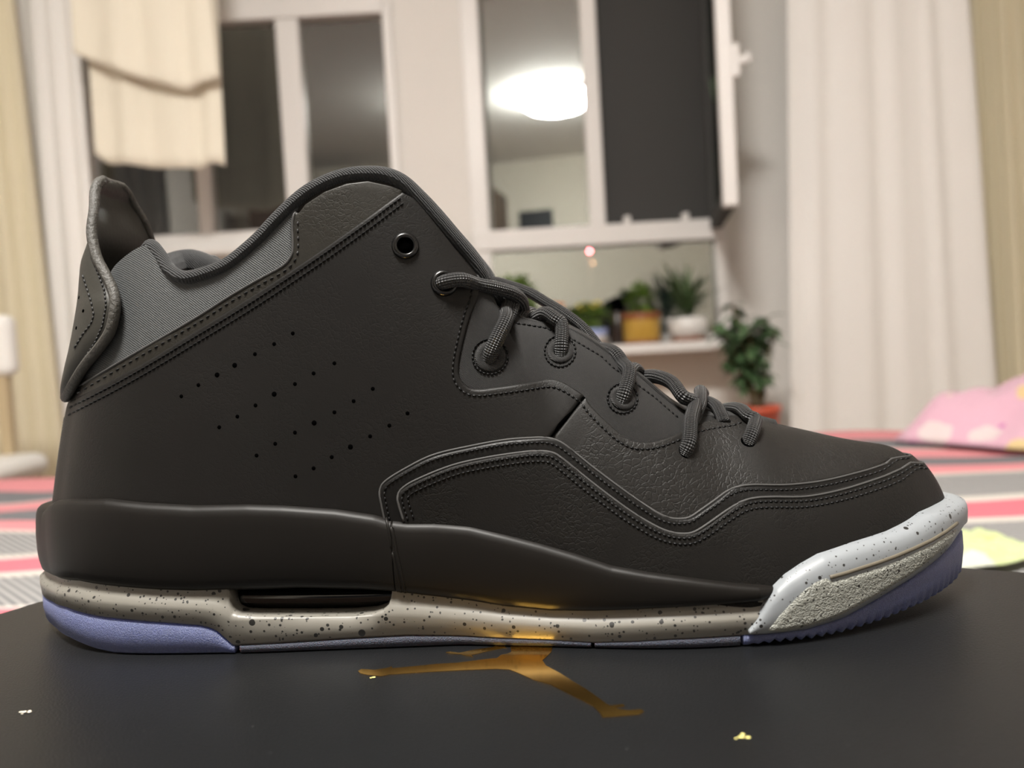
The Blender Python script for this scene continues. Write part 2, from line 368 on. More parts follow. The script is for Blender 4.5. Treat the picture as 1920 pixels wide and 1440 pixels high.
# ------------------------------------------------------------------ curtains and hanging cloth
def curtain(name, label, Y, xt, xb, zt, zb, n, amp, m, group=None, parent=None, seed=0, hem=None, thick=.004, ybow=0, cat='curtain'):
    rs = np.random.default_rng(seed); nu, nv = n * 14, 26
    ph = np.cumsum(rs.uniform(.7, 1.3, n + 1)); ph = (ph - ph[0]) / (ph[-1] - ph[0])
    am = rs.uniform(.5, 1.2, n + 1); V = []; Fc = []
    for j in range(nv):
        v = j / (nv - 1)
        for i in range(nu):
            u = i / (nu - 1)
            w = np.interp(u, ph, np.arange(n + 1)); a = np.interp(u, ph, am)
            x = (xt[0] + (xt[1] - xt[0]) * u) * (1 - v) + (xb[0] + (xb[1] - xb[0]) * u) * v
            y = Y + amp * a * math.sin(2 * math.pi * w) * (.75 + .25 * v) + amp * .2 * math.sin(2 * math.pi * w * 1.7 + 1 + 2 * v) + ybow * v
            z = zt + (zb - zt) * v + (hem(u) * v if hem else 0)
            V.append((x, y, z))
    for j in range(nv - 1):
        for i in range(nu - 1):
            a = j * nu + i; Fc.append((a, a + 1, a + nu + 1, a + nu))
    o = mesh_obj(name, V, Fc, m, parent)
    md = o.modifiers.new('thickness', 'SOLIDIFY'); md.thickness = thick; md.offset = 0
    if label: tag(o, label, cat, group)
    return o
m_sheer = mat('white_sheer_cloth', (.84, .825, .80), .9, bump=('noise', 200, .1), sheen=.1)
m_cream = mat('cream_cloth', (.68, .62, .46), .9, sheen=.1)
m_creamc = mat('ivory_cloth', (.80, .75, .63), .85, sheen=.15)
Yc = 2.72
def X(px, py, Y): return at(px, py, Y).x
curtain('curtain', 'white sheer curtain hanging right of the window', Yc, (X(1490, 0, Yc), X(1795, 0, Yc)), (X(1498, 900, Yc) - .03, X(1868, 900, Yc) + .03), ZC - .03, ZF + .02, 5, .011, m_sheer, 'pale curtains', seed=3)
curtain('curtain', 'cream curtain at the far right edge behind the pink blanket', Yc + .1, (X(1745, 0, Yc), X(1990, 0, Yc)), (X(1780, 900, Yc), X(2060, 900, Yc)), ZC - .03, ZF + .02, 13, .02, m_cream, 'pale curtains', seed=5)
curtain('curtain', 'white sheer curtain at left beside the hanging cloth', Yc - .02, (X(38, 0, Yc), X(146, 0, Yc)), (X(95, 900, Yc), X(222, 900, Yc)), ZC - .03, ZF + .02, 3, .014, m_sheer, 'pale curtains', seed=8)
curtain('curtain', 'cream curtain at the far left edge', Yc - .10, (X(-140, 0, Yc), X(47, 0, Yc)), (X(-100, 900, Yc), X(165, 900, Yc)), ZC - .03, ZF + .02, 7, .02, m_cream, 'pale curtains', seed=11)
# hanging double-layer cloth
Yh = 2.58
def hem_back(u): return -.01 + .02 * math.sin(u * 3.1 + 2.2) + .03 * max(0, (.12 - u) / .12) ** 2 + .012 * (u > .8) * math.sin((u - .8) * 16)
def hem_front(u): return .0
cl = tag(empty('hanging_cloth', (X(280, 150, Yh), Yh, 1.6)), 'cream two-layer cloth hanging in front of the left window', 'cloth')
cl2 = cl.location
o = curtain('back_layer', None, Yh + .03 - cl2.y, (X(160, 100, Yh) - cl2.x, X(412, 100, Yh) - cl2.x), (X(168, 280, Yh) - cl2.x, X(415, 280, Yh) - cl2.x), 0, at(290, 298, Yh).z - 1.6, 3, .012, m_creamc, parent=cl, seed=21, hem=hem_back)
zf0, zf1, zf2 = at(150, 104, Yh).z, at(340, 172, Yh).z, at(415, 150, Yh).z
def hem_f(u): return (np.interp(u, [0, .35, .74, 1], [zf0, zf0 * .45 + zf1 * .55, zf1, zf2]) - zf1)
o = curtain('front_layer', None, Yh - .02 - cl2.y, (X(140, 0, Yh) - cl2.x, X(395, 0, Yh) - cl2.x), (X(148, 150, Yh) - cl2.x, X(416, 150, Yh) - cl2.x), 0, zf1 - 1.6, 3, .012, m_creamc, parent=cl, seed=23, hem=hem_f)
rod = box('hanging_rod', XL, xw(740), Yh - .012, Yh + .012, 1.6, 1.624, m_white, bev=.004); tag(rod, 'white rod above the frame holding the cream cloth', 'rod')

# ------------------------------------------------------------------ bed and striped sheet
ZB = -0.12
m_matt = mat('mattress_ticking', (.6, .58, .55), .8); m_bedw = mat('bed_wood', (.25, .15, .08), .5)
bed = tag(empty('bed', (0, .35, ZF)), 'low bed under the striped sheet', 'bed')
box('mattress', -1.15, 1.25, -1.3, 1.25, .22, .485, m_matt, bed, bev=.03)
box('bed_frame', -1.17, 1.27, -1.32, 1.255, .12, .22, m_bedw, bed)
m_fillblock = mat('dark_fill_block_wood', (.05, .03, .02), .5, var=(6, .2))
box('fill_block_board', -1.2, 1.3, -1.38, -1.32, 0, 1.02, m_fillblock, bed, bev=.02)  # unseen board added behind the camera to cut fill on the shoe side
for x in (-1.1, 1.2):
    for y in (-1.25, 1.18): box('leg', x - .03, x + .03, y - .03, y + .03, 0, .12, m_bedw, bed)
def stripe_mat():
    m, nt, b = new_mat('striped_cotton'); b.inputs['Roughness'].default_value = .9
    tc = nt.nodes.new('ShaderNodeTexCoord'); sx = nt.nodes.new('ShaderNodeSeparateXYZ'); nt.links.new(tc.outputs['Object'], sx.inputs[0])
    nz = nt.nodes.new('ShaderNodeTexNoise'); nz.inputs['Scale'].default_value = 3; nt.links.new(tc.outputs['Object'], nz.inputs['Vector'])
    ad = nt.nodes.new('ShaderNodeMath'); ad.operation = 'MULTIPLY_ADD'; ad.inputs[1].default_value = .06; nt.links.new(nz.outputs['Fac'], ad.inputs[0]); nt.links.new(sx.outputs[1], ad.inputs[2])
    mr = nt.nodes.new('ShaderNodeMapRange'); mr.inputs['From Min'].default_value = .53; mr.inputs['From Max'].default_value = 1.68; nt.links.new(ad.outputs[0], mr.inputs['Value'])
    G = (.0, .0, .0); PK = (.56, .13, .165); PL = (.56, .21, .225); CR = (.50, .46, .42)
    st = [(.5, 'g'), (.685, PK), (.709, CR), (.72, 'g'), (.824, CR), (.846, PK), (.925, CR), (.953, 'g'), (1.077, CR), (1.09, PL), (1.15, 'd'), (1.225, PL), (1.32, CR), (1.335, 'd'), (1.45, PL)]
    # weave: thin diagonal white on dark grey
    w = nt.nodes.new('ShaderNodeTexWave'); w.bands_direction = 'DIAGONAL'; w.inputs['Scale'].default_value = 55; nt.links.new(tc.outputs['Object'], w.inputs['Vector'])
    wm = nt.nodes.new('ShaderNodeMix'); wm.data_type = 'RGBA'; wm.inputs[6].default_value = (.085, .09, .10, 1); wm.inputs[7].default_value = (.36, .35, .335, 1); nt.links.new(w.outputs['Fac'], wm.inputs[0])
    def ramp(f):
        r = nt.nodes.new('ShaderNodeValToRGB'); r.color_ramp.interpolation = 'CONSTANT'; e = r.color_ramp.elements
        for k, (p, c) in enumerate(st):
            pos = max(0, min(1, (p + .03 - .53) / 1.15)); el = e[0] if k == 0 else (e[1] if k == 1 else e.new(pos)); el.position = pos; el.color = (*f(c), 1)
        nt.links.new(mr.outputs[0], r.inputs[0]); return r
    rc = ramp(lambda c: (.13, .13, .14) if c in ('g', 'd') else c); rm = ramp(lambda c: (1, 1, 1) if c == 'g' else (0, 0, 0))
    mx = nt.nodes.new('ShaderNodeMix'); mx.data_type = 'RGBA'; nt.links.new(rm.outputs[0], mx.inputs[0]); nt.links.new(rc.outputs[0], mx.inputs[6]); nt.links.new(wm.outputs[2], mx.inputs[7])
    nt.links.new(mx.outputs[2], b.inputs['Base Color'])
    return m
V = []; Fc = []; nx, ny = 90, 110
ys = np.concatenate([np.linspace(-.98, 1.60, ny - 12), np.full(12, 1.615)])
zs = np.concatenate([np.full(ny - 12, ZB), np.linspace(ZB - .006, ZB - .3, 12)])
rs = np.random.default_rng(4)
for j in range(ny):
    for i in range(nx):
        x = -1.2 + 2.5 * i / (nx - 1); y = ys[j]
        far = max(0, min(1, (y - .75) / .3))
        w = far * .004 * (math.sin(7 * x + 3 * y) + math.sin(15 * x - 6 * y + 1)) if j < ny - 12 else .01 * math.sin(9 * x)
        V.append((x, y + (w if j >= ny - 12 else 0), zs[j] + (w if j < ny - 12 else 0)))
for j in range(ny - 1):
    for i in range(nx - 1):
        a = j * nx + i; Fc.append((a, a + 1, a + nx + 1, a + nx))
sheet = mesh_obj('bed_sheet', V, Fc, stripe_mat()); tag(sheet, 'pink, grey and cream striped sheet covering the bed', 'bed sheet')
sheet.modifiers.new('t', 'SOLIDIFY').thickness = .006

def heap(name, label, cat, pts, hfun, m, loc, seed=0, wr=.011):
    """a crumpled cloth heap: hfun(a, r) height over an irregular footprint"""
    rs = np.random.default_rng(seed); V = [(0, 0, hfun(0, 0))]; Fc = []; nr, na = 26, 96
    ang = [math.atan2(p[1], p[0]) for p in pts]
    o_ = np.argsort(ang); A = np.array(ang)[o_]; R = np.array([math.hypot(*p) for p in pts])[o_]
    A = np.concatenate([A - 2 * math.pi, A, A + 2 * math.pi]); R = np.tile(R, 3)
    k = rs.uniform(0, 6.28, 8)
    for j in range(1, nr + 1):
        r = j / nr
        for i in range(na):
            a = -math.pi + 2 * math.pi * i / na; rr = np.interp(a, A, R) * r * (1 + .04 * math.sin(9 * a + k[0]))
            f = math.sin(5 * a + k[1] + 4 * r) + .45 * math.sin(23 * a + 9 * r + k[4]) * r + .35 * math.sin(31 * r - 7 * a + k[5]) + .6 * math.sin(11 * a + k[2] - 6 * r) + .5 * math.sin(17 * r + 3 * a + k[3])
            z = hfun(a, r) + wr * f * math.sin(math.pi * min(1, r * 1.02)) ** .7
            V.append((rr * math.cos(a), rr * math.sin(a), max(.001, z)))
    for i in range(na):
        Fc.append((0, 1 + i, 1 + (i + 1) % na))
        for j in range(nr - 1):
            a = 1 + j * na + i; b_ = 1 + j * na + (i + 1) % na; Fc.append((a, a + na, b_ + na, b_))
    Fc.append(tuple(1 + (nr - 1) * na + i for i in range(na - 1, -1, -1)))
    o = mesh_obj(name, V, Fc, m); o.location = loc; tag(o, label, cat); return o
def blotch_mat(name, base, blobs, scale, thr=.35):
    m, nt, b = new_mat(name); b.inputs['Roughness'].default_value = .9; b.inputs['Sheen Weight'].default_value = .3
    tc = nt.nodes.new('ShaderNodeTexCoord'); nz = nt.nodes.new('ShaderNodeTexNoise'); nz.inputs['Scale'].default_value = scale * 1.5
    nt.links.new(tc.outputs['Object'], nz.inputs['Vector'])
    ad = nt.nodes.new('ShaderNodeVectorMath'); ad.operation = 'MULTIPLY_ADD'; ad.inputs[1].default_value = (.5 / scale,) * 3; nt.links.new(nz.outputs['Color'], ad.inputs[0]); nt.links.new(tc.outputs['Object'], ad.inputs[2])
    v = nt.nodes.new('ShaderNodeTexVoronoi'); v.inputs['Scale'].default_value = scale; nt.links.new(ad.outputs[0], v.inputs['Vector'])
    sp = nt.nodes.new('ShaderNodeSeparateColor'); nt.links.new(v.outputs['Color'], sp.inputs[0])
    r = nt.nodes.new('ShaderNodeValToRGB'); r.color_ramp.interpolation = 'CONSTANT'; e = r.color_ramp.elements
    cs = [base] + blobs
    for k, c in enumerate(cs):
        p = 0 if k == 0 else .4 + .6 * (k - 1) / len(blobs); el = e[0] if k == 0 else (e[1] if k == 1 else e.new(p)); el.position = p; el.color = (*c, 1)
    nt.links.new(sp.outputs[0], r.inputs[0])
    lt = nt.nodes.new('ShaderNodeMath'); lt.operation = 'LESS_THAN'; lt.inputs[1].default_value = thr; nt.links.new(v.outputs['Distance'], lt.inputs[0])
    mx = nt.nodes.new('ShaderNodeMix'); mx.data_type = 'RGBA'; mx.inputs[6].default_value = (*base, 1); nt.links.new(lt.outputs[0], mx.inputs[0]); nt.links.new(r.outputs[0], mx.inputs[7])
    nt.links.new(mx.outputs[2], b.inputs['Base Color']); return m
m_pinkb = blotch_mat('pink_floral_fleece', (.52, .31, .385), [(.55, .46, .37), (.54, .40, .20), (.40, .13, .30), (.53, .45, .45)], 17, .5)
heap('pink_blanket', 'crumpled pink floral blanket heaped on the bed at right', 'blanket',
     [(-.44, .02), (-.36, -.08), (-.22, -.2), (0, -.27), (.3, -.3), (.6, -.2), (.6, .2), (.3, .25), (0, .22), (-.2, .16), (-.36, .08)],
     lambda a, r: .21 * (max(0, 1 - r ** 1.3) ** .85) * (1 + .25 * math.cos(a)), m_pinkb, (1.09, 1.36, ZB + .008), 3, wr=.022)
m_lime = blotch_mat('lime_print_cotton', (.42, .48, .24), [(.48, .50, .42), (.42, .47, .19), (.50, .51, .46)], 22, .5)
heap('lime_towel', 'small lime green and white cloth lying beside the box', 'towel',
     [(-.12, 0), (-.08, -.05), (0, -.055), (.035, -.04), (.042, 0), (.02, .05), (-.05, .06)],
     lambda a, r: .010 * max(0, 1 - r ** 2) ** .6, m_lime, (at_z(1822, 1042, ZB).x, at_z(1822, 1042, ZB).y, ZB + .008), 6, wr=.002)

# white chair at the left edge
Ych = 2.05; cx0 = at(26, 640, Ych).x
m_ch = mat('white_chair_plastic', (.74, .73, .70), .4); m_chw = mat('tan_chair_wood', (.42, .33, .2), .5)
zs0, zs1 = at(10, 705, Ych).z, at(10, 590, Ych).z; zseat = at(20, 852, Ych).z
ch = tag(empty('chair', (cx0 - .2, Ych, ZF)), 'white chair with a padded back at the left edge', 'chair')
box('backrest', -.2, .2, -.02, .03, zs0 - ZF, zs1 - ZF, m_ch, ch, bev=.022)
bm = bmesh.new(); bm_box(bm, -.22, .25, -.36, .04, zseat - ZF - .06, zseat - ZF, .028); bm_obj('seat', bm, m_ch, ch, smooth=True)
for x in (-.17, .16):
    box('post', x - .015, x + .015, -.005, .02, 0, zs0 - ZF + .02, m_chw, ch); box('leg', x - .015, x + .015, -.32, -.29, 0, zseat - ZF - .05, m_chw, ch)

# ------------------------------------------------------------------ plants
m_leafd = mat('dark_green_leaf', (.055, .10, .035), .5, var=(30, .35)); m_leafb = mat('bright_green_leaf', (.11, .19, .03), .5, var=(40, .35))
m_leafp = mat('broad_green_leaf', (.075, .14, .06), .45, var=(20, .4)); m_stem = mat('stem_brown', (.12, .09, .04), .7)
m_yel = mat('yellow_petals', (.75, .6, .08), .6); m_org = mat('orange_petals', (.8, .3, .12), .6)
m_potY = mat('mustard_glaze', (.48, .29, .05), .35, var=(20, .15)); m_potR = mat('terracotta_band', (.25, .085, .03), .5)
m_potW = mat('white_ceramic', (.72, .71, .69), .3); m_potB = mat('blue_glaze', (.30, .36, .62), .3); m_red = mat('red_pot_plastic', (.68, .12, .06), .4)
m_soil = mat('soil', (.03, .02, .014), .9)
def leaf_geo(V, Fc, base, dirv, up, L, Wd, droop=.2):
    d = Vector(dirv).normalized(); s = d.cross(Vector(up)); s = s.normalized() if s.length > 1e-4 else Vector((1, 0, 0)); n = s.cross(d)
    b0 = len(V)
    for t, w in ((0, .08), (.3, .85), (.6, .9), (.85, .45), (1, .02)):
        c = Vector(base) + d * (L * t) - Vector((0, 0, 1)) * (droop * L * t * t)
        for q, lift in ((-1, .12), (0, 0), (1, .12)): V.append(c + s * (q * w * Wd / 2) + n * (lift * w * Wd))
    for k in range(4):
        for q in range(2):
            a = b0 + k * 3 + q; Fc.append((a, a + 1, a + 4, a + 3))
def bush(name, m, parent, c, R, rz, n, L, Wd, seed):
    rs = random.Random(seed); V = []; Fc = []
    for _ in range(n):
        d = Vector((rs.gauss(0, 1), rs.gauss(0, 1), rs.gauss(.35, .8))).normalized(); k = rs.uniform(.3, 1)
        base = Vector(c) + Vector((d.x * R * k, d.y * R * k, d.z * rz * k)); dd = (d + Vector((rs.gauss(0, .4), rs.gauss(0, .4), rs.gauss(.2, .4))))
        leaf_geo(V, Fc, base, dd, (rs.gauss(0, .3), rs.gauss(0, .3), 1), L * rs.uniform(.7, 1.2), Wd)
    o = mesh_obj(name, V, Fc, m, parent); o['kind'] = 'stuff'; return o
Yp = 2.84; U = Yp / F
def pot_root(name, px, label, cat, Y=Yp, z=None):
    p = at(px, 640, Y); return tag(empty(name, (p.x, Y, LEDGE if z is None else z)), label, cat, 'potted plants by the window')
# mustard pot
r = pot_root('potted_plant', 1204, 'round green plant in a mustard yellow pot on the ledge', 'plant'); h = 57 * U
lathe('pot', [(0, .0), (30 * U, 0), (34 * U, .012), (35 * U, h * .75), (35 * U, h * .8), (32 * U, h * .8), (30 * U, h * .75), (0, h * .7)], m_potY, r)
lathe('pot_rim', [(35 * U, h * .78), (37 * U, h * .8), (37 * U, h), (32 * U, h), (32 * U, h * .8)], m_potR, r)
lathe('pot_foot', [(30.5 * U, -.0), (34 * U, 0), (34.5 * U, .012), (33 * U, .013)], m_potR, r); lathe('soil', [(0, h * .9), (32.5 * U, h * .9)], m_soil, r)
bush('foliage', m_leafb, r, (0, 0, h + 24 * U), 24 * U, 26 * U, 260, .03, .012, 1)
# white pot with spiky plant
r = pot_root('potted_plant', 1290, 'dark spiky long-leaved plant in a white bowl pot', 'plant'); h = 44 * U
lathe('pot', [(0, .008), (26 * U, .008), (36 * U, h * .5), (38 * U, h), (35 * U, h), (33 * U, h * .55), (0, h * .5)], m_potW, r)
lathe('saucer', [(0, 0), (30 * U, 0), (33 * U, .009), (30 * U, .012), (0, .01)], m_potR, r); lathe('soil', [(0, h * .9), (34.5 * U, h * .9)], m_soil, r)
rs = random.Random(5); V = []; Fc = []
for k in range(110):
    a = rs.uniform(0, 6.28); e = rs.uniform(.15, 1.25); d = Vector((math.cos(a) * math.cos(e), math.sin(a) * math.cos(e), math.sin(e)))
    leaf_geo(V, Fc, (math.cos(a) * .01, math.sin(a) * .01, h * .85 + rs.uniform(0, .09)), d, (0, 0, 1), rs.uniform(.08, .13) * (1.75 if e > .6 else .8), .011, .2)
mesh_obj('blades', V, Fc, m_leafd, r)['kind'] = 'stuff'
# blue and white pot with yellow flowers
r = pot_root('potted_plant', 1108, 'yellow flowering plant in a blue and white pot', 'plant'); h = 32 * U
lathe('pot', [(0, .006), (24 * U, .006), (31 * U, h * .55), (31 * U, h * .62), (28 * U, h * .6), (0, h * .5)], m_potW, r)
lathe('pot_rim', [(31 * U, h * .6), (33 * U, h), (30 * U, h), (28 * U, h * .6)], m_potB, r); lathe('saucer', [(0, 0), (28 * U, 0), (30 * U, .008), (0, .009)], m_potR, r)
lathe('soil', [(0, h * .85), (30 * U, h * .85)], m_soil, r)
bush('foliage', m_leafb, r, (0, 0, h + 22 * U), 30 * U, 22 * U, 240, .035, .014, 2); bush('blossom', m_yel, r, (0, 0, h + 42 * U), 26 * U, 8 * U, 60, .016, .012, 3)
# orange flowers behind the laces
r = pot_root('potted_plant', 1040, 'orange flowering plant half hidden behind the laces', 'plant'); h = 30 * U
lathe('pot', [(0, 0), (22 * U, 0), (27 * U, h), (24 * U, h), (20 * U, .01), (0, .01)], m_potR, r); lathe('soil', [(0, h * .85), (24.5 * U, h * .85)], m_soil, r)
bush('foliage', m_leafd, r, (0, 0, h + 20 * U), 20 * U, 20 * U, 130, .03, .012, 7); bush('blossom', m_org, r, (0, 0, h + 44 * U), 24 * U, 8 * U, 40, .018, .014, 8)
# tall dark green plant by the left jamb
r = pot_root('potted_plant', 972, 'leafy green plant behind the top lace near the window frame', 'plant'); h = 40 * U
lathe('pot', [(0, 0), (24 * U, 0), (28 * U, h), (25 * U, h), (20 * U, .01), (0, .01)], m_potW, r); lathe('soil', [(0, h * .85), (25.5 * U, h * .85)], m_soil, r)
lathe('stem', [(.006, h * .8), (.004, h + 60 * U), (0, h + 60 * U)], m_stem, r, seg=10)
bush('foliage', m_leafb, r, (0, 0, h + 60 * U), 32 * U, 30 * U, 150, .05, .02, 9)
# dark figurine / bottle
r = tag(empty('bottle', (at(1160, 640, Yp + .08).x, Yp + .08, LEDGE)), 'dark brown round-topped bottle between the flower pots', 'bottle')
m_bot = mat('dark_brown_glass', (.035, .022, .017), .3); h = 92 * U
lathe('body', [(0, 0), (15 * U, 0), (17 * U, .008), (17 * U, h * .55), (12 * U, h * .66), (11 * U, h * .7)], m_bot, r)
lathe('cap', [(11 * U, h * .68), (16 * U, h * .74), (17 * U, h * .86), (12 * U, h * .97), (0, h)], m_hole, r)
# large leafy plant on a stool
Yq = 2.54; q = at(1435, 790, Yq); zp = q.z - .06
st = tag(empty('plant_stool', (q.x - .02, Yq, ZF)), 'small white stool under the red flower pot', 'stool')
lathe('stool_top', [(0, zp - ZF - .02), (.1, zp - ZF - .02), (.1, zp - ZF), (0, zp - ZF)], m_white, st)
for k in range(3):
    a = k * 2.094; V, Fc, _ = tube_geo([(.07 * math.cos(a), .07 * math.sin(a), zp - ZF - .02), (.1 * math.cos(a), .1 * math.sin(a), .0)], .01, 8); mesh_obj('leg', V, Fc, m_white, st)
r = tag(empty('potted_plant', (q.x - .02, Yq, zp)), 'large broad-leaved plant in a red pot beside the curtain', 'plant', 'potted plants by the window')
lathe('pot', [(0, 0), (.05, 0), (.066, .095), (.07, .095), (.07, .11), (.06, .11), (.05, .02), (0, .02)], m_red, r); lathe('soil', [(0, .095), (.06, .095)], m_soil, r)
rs = random.Random(12); V = []; Fc = []; SV = []; SF = []
for k in range(20):
    a = rs.uniform(0, 6.28); rr = rs.uniform(.02, .11); top = Vector((rr * math.cos(a) - .035, rr * math.sin(a), rs.uniform(.22, .46))); b0 = Vector((.01 * math.cos(a), .01 * math.sin(a), .09))
    pts = catmull([b0, b0.lerp(top, .5) + Vector((0, 0, .05)), top], 8); tv, tf, _ = tube_geo(pts, .003, 6); o_ = len(SV); SV += list(tv); SF += [tuple(i + o_ for i in f) for f in tf]
    for t in range(2, 8):
        for _ in range(3):
            aa = rs.uniform(0, 6.28); leaf_geo(V, Fc, pts[t], (math.cos(aa), math.sin(aa), rs.uniform(-.5, .5)), (0, 0, 1), rs.uniform(.04, .07), rs.uniform(.024, .036), .35)
mesh_obj('stems', SV, SF, m_stem, r); mesh_obj('foliage', V, Fc, m_leafp, r)['kind'] = 'stuff'
# light mast outdoors
pr_ = at(1105, 471, 14); mst = tag(empty('signal_mast', (pr_.x, 14, -6)), 'small red light glowing on a mast in the dark outside', 'light mast')
lathe('mast', [(0, 0), (.05, 0), (.02, pr_.z + 5.98), (0, pr_.z + 5.98)], m_dark, mst, seg=12)
for (px, py, nm, m_) in ((1105, 471, 'red_light', emit_mat('red_lamp', (1, .06, .07), 70)), (1112, 493, 'amber_light', emit_mat('amber_lamp', (1, .45, .2), 2.5))):
    q_ = at(px, py, 13.95); lathe(nm, [(0, -.02), (.014, -.014), (.02, 0), (.014, .014), (0, .02)], m_, mst, loc=(q_.x - pr_.x, -.05, q_.z + 6), seg=16)

# ------------------------------------------------------------------ shoe box with foil emblem
BX = .9; cornx, corny = -.126 * BX, .50 * BX
YAW = math.radians(30); e1 = Vector((math.cos(YAW), -math.sin(YAW), 0)); e2 = Vector((-math.sin(YAW), -math.cos(YAW), 0))
LB, DB, HB = .372, .285, .108
def boxmat():
    m = mat('black_coated_card', (.0042, .0046, .0052), .38, spec=.4, bump=('noise', 1500, .35, .0004), var=(120, .12))  # card colour also lowered to stand in for the camera holder's shadow
    nt = m.node_tree; b = nt.nodes['Principled BSDF']; tc = [n for n in nt.nodes if n.type == 'TEX_COORD'][0]
    src = b.inputs['Base Color'].links[0].from_socket; v = nt.nodes.new('ShaderNodeTexVoronoi'); v.inputs['Scale'].default_value = 420; nt.links.new(tc.outputs['Object'], v.inputs['Vector'])
    sp = nt.nodes.new('ShaderNodeSeparateColor'); nt.links.new(v.outputs['Color'], sp.inputs[0])
    mr = nt.nodes.new('ShaderNodeMapRange'); mr.inputs['From Min'].default_value = .8; mr.inputs['To Min'].default_value = 0; mr.inputs['To Max'].default_value = .12; nt.links.new(sp.outputs[0], mr.inputs['Value'])
    lt = nt.nodes.new('ShaderNodeMath'); lt.operation = 'LESS_THAN'; nt.links.new(v.outputs['Distance'], lt.inputs[0]); nt.links.new(mr.outputs[0], lt.inputs[1])
    mx = nt.nodes.new('ShaderNodeMix'); mx.data_type = 'RGBA'; mx.inputs[7].default_value = (.035, .035, .036, 1); nt.links.new(lt.outputs[0], mx.inputs[0]); nt.links.new(src, mx.inputs[6]); nt.links.new(mx.outputs[2], b.inputs['Base Color'])
    return m
m_card = boxmat()
bc = Vector((cornx, corny, 0)) + e1 * LB / 2 + e2 * DB / 2
sb = tag(empty('shoe_box', (bc.x, bc.y, ZB + .006), -YAW), 'black shoe box with a gold foil emblem under the sneaker', 'shoe box')
zt = -(ZB + .006)
box('box_body', -LB / 2 + .004, LB / 2 - .004, -DB / 2 + .004, DB / 2 - .004, 0, zt - .003, m_card, sb, bev=.002)
bm = bmesh.new(); bm_box(bm, -LB / 2, LB / 2, -DB / 2, DB / 2, zt - .05, zt, .0025); bm_obj('lid', bm, m_card, sb)
m_gold = mat('gold_foil', (.74, .43, .085), .19, metal=1.0, bump=('noise', 400, .02, .0002))
def foil(polys):
    inv = Matrix.Translation((bc.x, bc.y, ZB + .006)) @ Matrix.Rotation(-YAW, 4, 'Z'); inv = inv.inverted()
    V = []; Fc = []
    for p in polys:
        pts = [Vector((a, b)) for a, b in p]
        r = delaunay_2d_cdt(pts, [], [list(range(len(pts)))], 1, 1e-5); o_ = len(V)
        for z in (0.00004, .0002):
            for c in r[0]:
                w = at_z(c.x, c.y, 0); w.z = z; V.append(inv @ w)
        n = len(r[0])
        for f in r[2]: Fc.append(tuple(o_ + n + i for i in f))
        ec = {}
        for f in r[2]:
            for k in range(len(f)): ec[(f[k], f[(k + 1) % len(f)])] = 1
        for (a, b) in ec:
            if (b, a) not in ec: Fc.append((o_ + a, o_ + b, o_ + n + b, o_ + n + a))
    return mesh_obj('foil_emblem', V, Fc, m_gold, sb, smooth=False)
def H(l): return [(x / 2.4 + 640, y / 2.4 + 1080) for x, y in l]
body = H([(75, 430), (90, 421), (150, 425), (215, 414), (226, 408), (230, 417), (260, 415), (430, 398), (520, 393), (640, 378), (700, 372), (720, 357), (745, 352), (765, 345), (762, 322)]) + \
    [(955, 1200), (962, 1170), (985, 1140), (975, 1118), (1000, 1098), (1040, 1080), (1085, 1062), (1092, 1070), (1052, 1090), (1030, 1112), (1034, 1150), (1036, 1200)] + \
    H([(950, 325), (945, 345), (905, 382), (920, 405), (985, 440), (1040, 475), (1100, 510), (1150, 545), (1195, 578), (1210, 585), (1270, 579), (1275, 588), (1232, 592), (1245, 600), (1290, 607), (1350, 602), (1362, 612), (1340, 625), (1260, 632), (1175, 638), (1160, 615), (1130, 585), (1080, 560), (1000, 520), (940, 490), (860, 468), (800, 440), (755, 423), (700, 420), (560, 425), (400, 433), (220, 445), (180, 453), (120, 447), (85, 440)])
arm = H([(470, 345), (490, 342), (530, 348), (600, 334), (680, 322)]) + [(940, 1208), (950, 1216)] + H([(735, 325), (680, 335), (610, 352), (585, 358), (592, 366), (560, 360), (540, 354), (500, 352)])
ball = [(1100 + 16 * math.cos(a), 1052 + 7 * math.sin(a)) for a in np.linspace(0, 6.28, 18)[:-1]]
head = [(1005 + 14 * math.cos(a), 1102 + 8 * math.sin(a) - 8) for a in np.linspace(0, 6.28, 18)[:-1]]
foil([body, arm, ball])
def flake(px, py, n, spread, size, m, label, seed):
    rs = random.Random(seed); c = at_z(px, py, 0); bm = bmesh.new()
    for k in range(n):
        q_ = bmesh.ops.create_icosphere(bm, subdivisions=1, radius=size * rs.uniform(.5, 1.2))
        dx, dy = rs.gauss(0, spread), rs.gauss(0, spread * .5)
        if k == 0: dx = dy = 0
        for v in q_['verts']: v.co = Vector((v.co.x * rs.uniform(.8, 1.5) + dx, v.co.y + dy, abs(v.co.z) * .6))
    o = bm_obj('foil_flake', bm, m); o.location = (c.x, c.y, .0001); tag(o, label, 'flake', 'flakes on the box lid')
m_fl = mat('yellow_flake', (.8, .72, .25), .5, metal=.2); m_fl2 = mat('pale_flake', (.6, .55, .45), .5)
flake(1393, 1384, 6, .0011, .00055, m_fl, 'tiny yellow flake on the lid at lower right', 1)
flake(46, 1336, 5, .0013, .0005, m_fl2, 'tiny pale flake on the lid at lower left', 2)
flake(699, 1271, 3, .0004, .0005, m_fl, 'tiny gold flake below the foil leg tip', 3)

